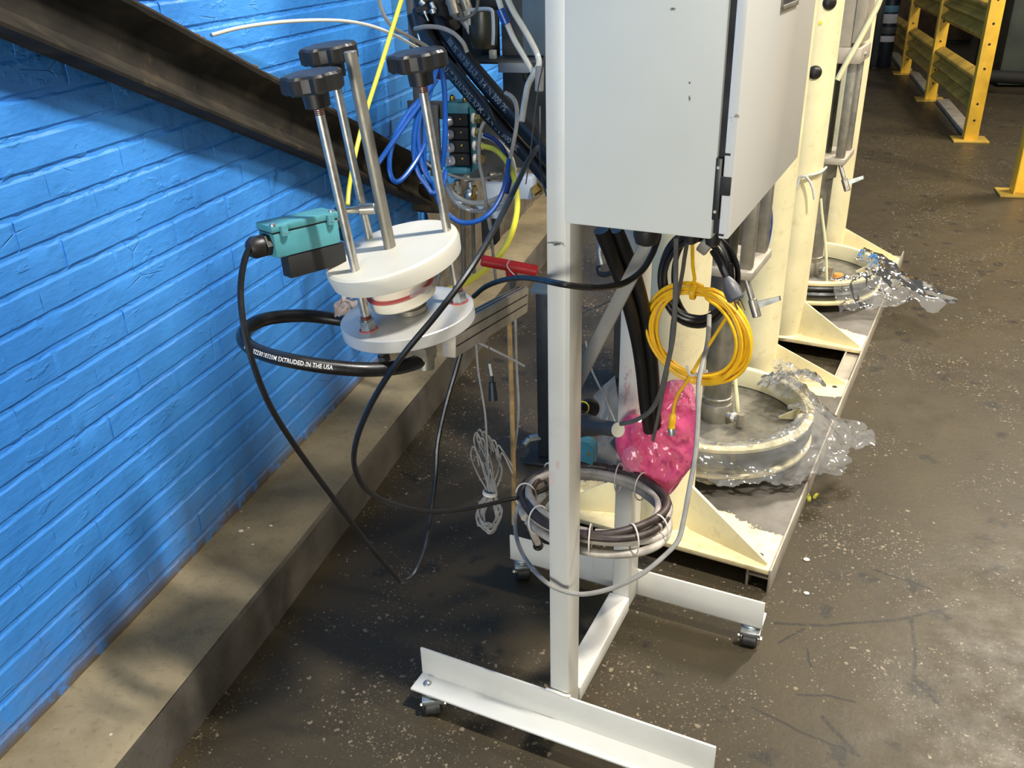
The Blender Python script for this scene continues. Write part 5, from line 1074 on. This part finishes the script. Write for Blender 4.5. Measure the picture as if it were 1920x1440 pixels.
cable('grey_air_tube', 'grey tube hanging past the valve rack', 'tube', [(-0.7779,2.4374,1.0376),(-0.7873,2.4295,1.0126),(-0.7907,2.4196,0.9705),(-0.7866,2.4098,0.9222),(-0.7766,2.4024,0.8791),(-0.7692,2.3932,0.8360),(-0.7675,2.4024,0.7902),(-0.7622,2.4099,0.7378)], 0.0056, GRYC, 8)
cable('grey_air_tube', 'milky tube drooping in a loop under the regulator', 'tube', [(-0.9437,2.5359,0.8619),(-0.9204,2.4952,0.8407),(-0.8917,2.4672,0.8204),(-0.8612,2.4625,0.8039),(-0.8311,2.4704,0.7953),(-0.7952,2.4826,0.7970),(-0.7597,2.4971,0.8092),(-0.7376,2.5309,0.8302),(-0.7309,2.5630,0.8641),(-0.7472,2.5895,0.9050),(-0.7815,2.6080,0.9378),(-0.8184,2.6219,0.9560),(-0.8491,2.6342,0.9590)], 0.0078, CLRT, 10)
cable('grey_air_tube', 'second milky tube drooping below the first loop', 'tube', [(-0.9267,2.4961,0.8530),(-0.9004,2.4555,0.8293),(-0.8690,2.4275,0.8065),(-0.8357,2.4235,0.7903),(-0.8001,2.4334,0.7831),(-0.7646,2.4453,0.7848),(-0.7382,2.4666,0.7930)], 0.0066, MILK, 10)
cable('grey_air_tube', 'thin grey tube slung between the blue tubes and the solenoid', 'tube', [(-0.9796,2.4696,0.9169),(-0.9519,2.4550,0.9026),(-0.9162,2.4542,0.8886),(-0.8745,2.4549,0.8746),(-0.8332,2.4673,0.8671),(-0.7949,2.4905,0.8662),(-0.7620,2.5339,0.8697)], 0.0042, GRYC, 8)
cable('navy_air_tube', 'navy tube bowed beside the yellow tube at the valve rack', 'tube', [(-0.8370,2.6180,0.9657),(-0.7974,2.5963,0.9554),(-0.7638,2.5697,0.9338),(-0.7364,2.5282,0.9033),(-0.7263,2.5000,0.8636),(-0.7281,2.4693,0.8306)], 0.0068, mat('navy_tube', (30, 52, 120), 0.3), 10)
for k, q in enumerate(([(-0.8832,2.3851,1.2089),(-0.8905,2.3542,1.1585),(-0.9112,2.2942,1.1044),(-0.9408,2.2280,1.0498),(-0.9708,2.1577,0.9919),(-0.9850,2.1218,0.9638)], [(-0.8894,2.3757,1.1555),(-0.9033,2.3334,1.1258),(-0.9323,2.2835,1.0921),(-0.9497,2.2360,1.0535),(-0.9600,2.2003,1.0107),(-0.9610,2.1782,0.9655),(-0.9530,2.1735,0.9333),(-0.9413,2.1875,0.9247),(-0.9259,2.2211,0.9428),(-0.9085,2.2705,0.9807),(-0.9045,2.3235,1.0155),(-0.9106,2.3688,1.0353)], [(-0.8930,2.4014,1.1960),(-0.8800,2.4018,1.1631),(-0.8715,2.3865,1.1125),(-0.8701,2.3748,1.0438),(-0.8710,2.3631,0.9884),(-0.8790,2.3572,0.9277)],
      [(-0.9055,2.3697,1.1561),(-0.9168,2.3252,1.1075),(-0.9257,2.2881,1.0443),(-0.9244,2.2636,0.9788),(-0.9132,2.2569,0.9321),(-0.8911,2.2569,0.8982),(-0.8744,2.2580,0.8782),(-0.8574,2.2902,0.8914),(-0.8636,2.3392,0.9206)], [(-0.8822,2.2840,0.9036),(-0.8637,2.2669,0.8558),(-0.8344,2.2568,0.8214),(-0.7978,2.2632,0.7991),(-0.7564,2.2782,0.8016),(-0.7242,2.3058,0.8224),(-0.7064,2.3430,0.8581),(-0.7026,2.3870,0.8980),(-0.7095,2.4364,0.9340)], [(-0.8968,2.3604,1.1438),(-0.9063,2.3245,1.0801),(-0.9054,2.3005,1.0115),(-0.9047,2.2858,0.9459),(-0.8903,2.2809,0.9040),(-0.8717,2.2946,0.8867)], [(-0.9041,2.3454,1.1349),(-0.9160,2.3092,1.0770),(-0.9177,2.2851,1.0142),(-0.9056,2.2659,0.9562),(-0.8916,2.2631,0.9228)])):
    cable('blue_air_tube', ['blue air tube stretched down to the left past the centre rod', 'blue air tube in a narrow drooping loop left of the right rod', 'blue air tube hanging straight down right of the right rod', 'blue air tube crossing low over the steel channel end', 'blue air tube sweeping in a wide loop below the valve rack', 'blue air tube behind the right rod, second from the machine', 'blue air tube behind the right rod, beside the narrow loop'][k], 'tube', q, 0.0068 if k != 2 else 0.0074, BLUT, 10)
cable('thin_grey_wire', 'hair-thin wire hanging in front of the near white post top', 'cable', [(-0.3258,1.3802,1.4280),(-0.3308,1.3773,1.3996),(-0.3357,1.3730,1.3635),(-0.3452,1.3871,1.3258),(-0.3663,1.4387,1.2855),(-0.3963,1.5247,1.2201),(-0.4389,1.6526,1.1276),(-0.4826,1.7788,1.0386)], 0.0012, GRYD, 6)
cable('black_wire', 'thin black wire hooked by the left edge of the near white post', 'cable', [(-0.3929,1.5489,1.2338),(-0.3818,1.5031,1.1978),(-0.3696,1.4567,1.1636),(-0.3598,1.4309,1.1346),(-0.3471,1.4079,1.1161)], 0.0016, BLK, 6)
g = G(); a, b = V((-0.4383,1.7315,1.2768)), V((-0.4382,1.7250,1.2312)); g.cyl(a, b, 0.0085, n=14, ch=.002)
tag(obj('grey_sleeve', g, GRYC, own=Matrix.Translation(b)), 'grey plastic sleeve clipped at the left edge of the near post', 'sleeve')

# ================================================================== YELLOW GUARD RAIL ALONG THE AISLE
gr = thing('guard_rail', 'yellow steel guard rail with corrugated beams along the far side of the aisle', 'barrier', at((1.42, 7.65, 0)))
PY = [7.66, 9.52, 11.30, 13.1]
PX_ = [1.45, 1.39, 1.345, 1.29]
for k in range(4):
    x, y = PX_[k], PY[k]; g = G()
    g.box(x - .048, x + .048, y - .05, y - .042, 0.015, 1.6, 0.002); g.box(x - .048, x + .048, y + .042, y + .05, 0.015, 1.6, 0.002); g.box(x - .048, x - .040, y - .042, y + .042, 0.015, 1.6)
    ps = obj('post', g, YELB, gr)
    obj('foot_plate', G().box(x - .125, x + .125, y - .10, y + .12, 0, 0.016, 0.004), YELR, ps)
    for z in (0.16, 0.28, 0.53, 0.70, 0.84, 1.0): obj('bolt_hole', G().lathe([(0, .0008), (.0085, .0008), (.0095, 0)], (x - .002, y - .05, z), (0, -1, 0), 12), BLKM, ps)
PRF = [(0, -.155), (.012, -.150), (.060, -.120), (.066, -.105), (.060, -.088), (.018, -.062), (.012, -.050), (.018, -.036), (.060, -.012), (.066, 0.0), (.060, .012), (.018, .036), (.012, .050), (.018, .062), (.060, .088), (.066, .105), (.060, .120), (.012, .150), (0, .155)]
for k in range(3):
    for zc in (0.335, 0.845):
        y0, y1 = PY[k] + .052, PY[k + 1] - .052; x0, x1 = PX_[k], PX_[k + 1]; A_, B_ = [], []; g = G()
        P_ = [(-o, h) for o, h in PRF] + [(-o + .004, h) for o, h in PRF[::-1]]
        for o, h in P_: A_.append(g.bm.verts.new((x0 + o + .030, y0, zc + h))); B_.append(g.bm.verts.new((x1 + o + .030, y1, zc + h)))
        n_ = len(P_)
        for i in range(n_): g.bm.faces.new((A_[i], A_[(i + 1) % n_], B_[(i + 1) % n_], B_[i]))
        g.bm.faces.new(A_); g.bm.faces.new(B_[::-1]); obj('corrugated_beam', g, YELR, gr)
    g = G(); g.box(min(PX_[k], PX_[k + 1]) + .04, max(PX_[k], PX_[k + 1]) + .09, PY[k] + .14, PY[k + 1] - .12, 0, 0.035, 0.006)
    tag(obj('floor_bar', g, mat('grey_floor_bar', (150, 142, 128), 0.6, var=0.1), own=at(((PX_[k] + PX_[k + 1]) / 2, (PY[k] + PY[k + 1]) / 2, 0))), ['grey bar on the floor between the first two yellow posts', 'grey bar on the floor between the second and third yellow posts', 'grey bar on the floor beyond the third yellow post'][k], 'bar')
gr2 = thing('guard_rail', 'yellow post on a worn foot plate at the right edge of the frame', 'barrier', at((1.50, 6.06, 0)))
g = G(); g.box(1.437, 1.445, 5.99, 6.11, .014, 1.6, .002); g.box(1.545, 1.553, 5.99, 6.11, .014, 1.6, .002); g.box(1.445, 1.545, 6.04, 6.05, .014, 1.6)
obj('post', g, YELB, gr2); obj('foot_plate', G().box(1.362, 1.62, 5.965, 6.16, 0, .015, .004), YELR, gr2)

# far end of the hall
def bottle(x, y, lab):
    t_ = thing('gas_bottle', lab, 'bottle', at((x, y, 0)))
    obj('shell', G().lathe([(0, 0), (.082, 0), (.09, .012), (.09, .80), (.07, .86), (.035, .89), (.03, .95), (0, .95)], (x, y, 0), (0, 0, 1), 24), NAVY, t_)
    for z0, z1, m_ in ((.28, .345, LABW), (.37, .44, DKPL), (.48, .58, LABW), (.60, .67, LABB)):
        obj('label_band', G().lathe([(.0905, z0), (.092, z0 + .004), (.092, z1 - .004), (.0905, z1)], (x, y, 0), (0, 0, 1), 24, -2.6, -0.5), m_, t_)
bottle(1.16, 11.9, 'dark bottle with pale label bands by the far guard rail, right of two')
bottle(0.93, 12.1, 'dark bottle with pale label bands by the far guard rail, left of two')
dr_ = thing('far_stand', 'dark upright stand between the two labelled bottles', 'stand', at((1.045, 11.75, 0)))
obj('upright', G().box(1.01, 1.075, 11.72, 11.78, .03, 1.5, .003), NAVY, dr_); obj('stand_foot', G().box(1.015, 1.07, 11.6, 12.0, 0, .03, .004), BLKM, dr_)
fm = thing('far_machine', 'dark green-grey machine base at the upper right beyond the guard rail', 'machine', at((2.6, 10.6, 0)))
obj('machine_base', G().box(2.12, 3.4, 10.4, 11.8, 0.02, 1.4, .02), FARM, fm)
obj('drive_pipe', G().cyl((1.95, 10.0, 0.16), (3.2, 9.55, 0.16), 0.06, n=18, ch=.01), BLKM, fm)
obj('dark_motor', G().cyl((1.98, 11.3, .62), (2.16, 11.2, .62), 0.17, n=24, ch=.02), BLK, fm)
fc = thing('far_crate', 'dark brown crate pushed behind the far yellow posts', 'crate', at((1.95, 14.6, 0)))
obj('crate_box', G().box(1.5, 2.5, 14.3, 15.4, .05, .55, .01), mat('brown_crate', (84, 64, 44), .8, var=.2), fc)
obj('crate_runner', G().box(1.52, 2.48, 14.32, 14.42, 0, .05), BLKM, fc); obj('crate_runner', G().box(1.52, 2.48, 15.28, 15.38, 0, .05), BLKM, fc)
wb_ = obj('wall_back', G().box(-3, 9, 22, 22.3, 0, 5), mat('far_dark_wall', (70, 64, 54), .8), own=Matrix.Translation((3, 22, 0))); wb_['kind'] = 'structure'
# scrap on the floor
g = G(); p = V((0.2133,2.3470,0.0000)); rnd = random.Random(4)
for k in range(5): g.obox(p + V((rnd.uniform(-.014, .014), rnd.uniform(-.012, .012), .005)), (V((rnd.uniform(-1, 1), 1, .2)), V((1, 0, 0)), V((0, .2, 1))), (.009, .004, .004), .001)
tag(obj('yellow_scrap', g, mat('yellow_green_scrap', (190, 186, 60), .6, var=.2), own=Matrix.Translation((p.x, p.y, 0))), 'tiny yellow-green scrap on the floor beside the skid rail', 'scrap')
for k, (px, s_) in enumerate((((-1.2240,1.6328,0.1380), .006), ((-1.2124,1.6501,0.1380), .003), ((-1.1598,1.6726,0.1380), .004), ((-1.1643,1.5891,0.1380), .003), ((0.1966,2.0431,0.0000), .007), ((0.1951,1.9032,0.0000), .006))):
    g = G(); q = V(px); g.sphere(q + V((0, 0, s_ * .3)), s_, (1.3, 1, .5), 8)
    tag(obj('plaster_crumb', g, WPLAS, own=Matrix.Translation(q)), ['largest pale plaster crumb on the concrete kerb', 'tiny pale crumb just right of the largest on the kerb', 'rightmost pale plaster crumb on the concrete kerb', 'small pale crumb on the kerb nearest the camera', 'pale crumb on the floor right of the skid rail, farther of two', 'pale crumb on the floor right of the skid rail, nearer of two'][k], 'crumb', 'plaster crumbs on the kerb' if k < 4 else 'pale crumbs on the floor')
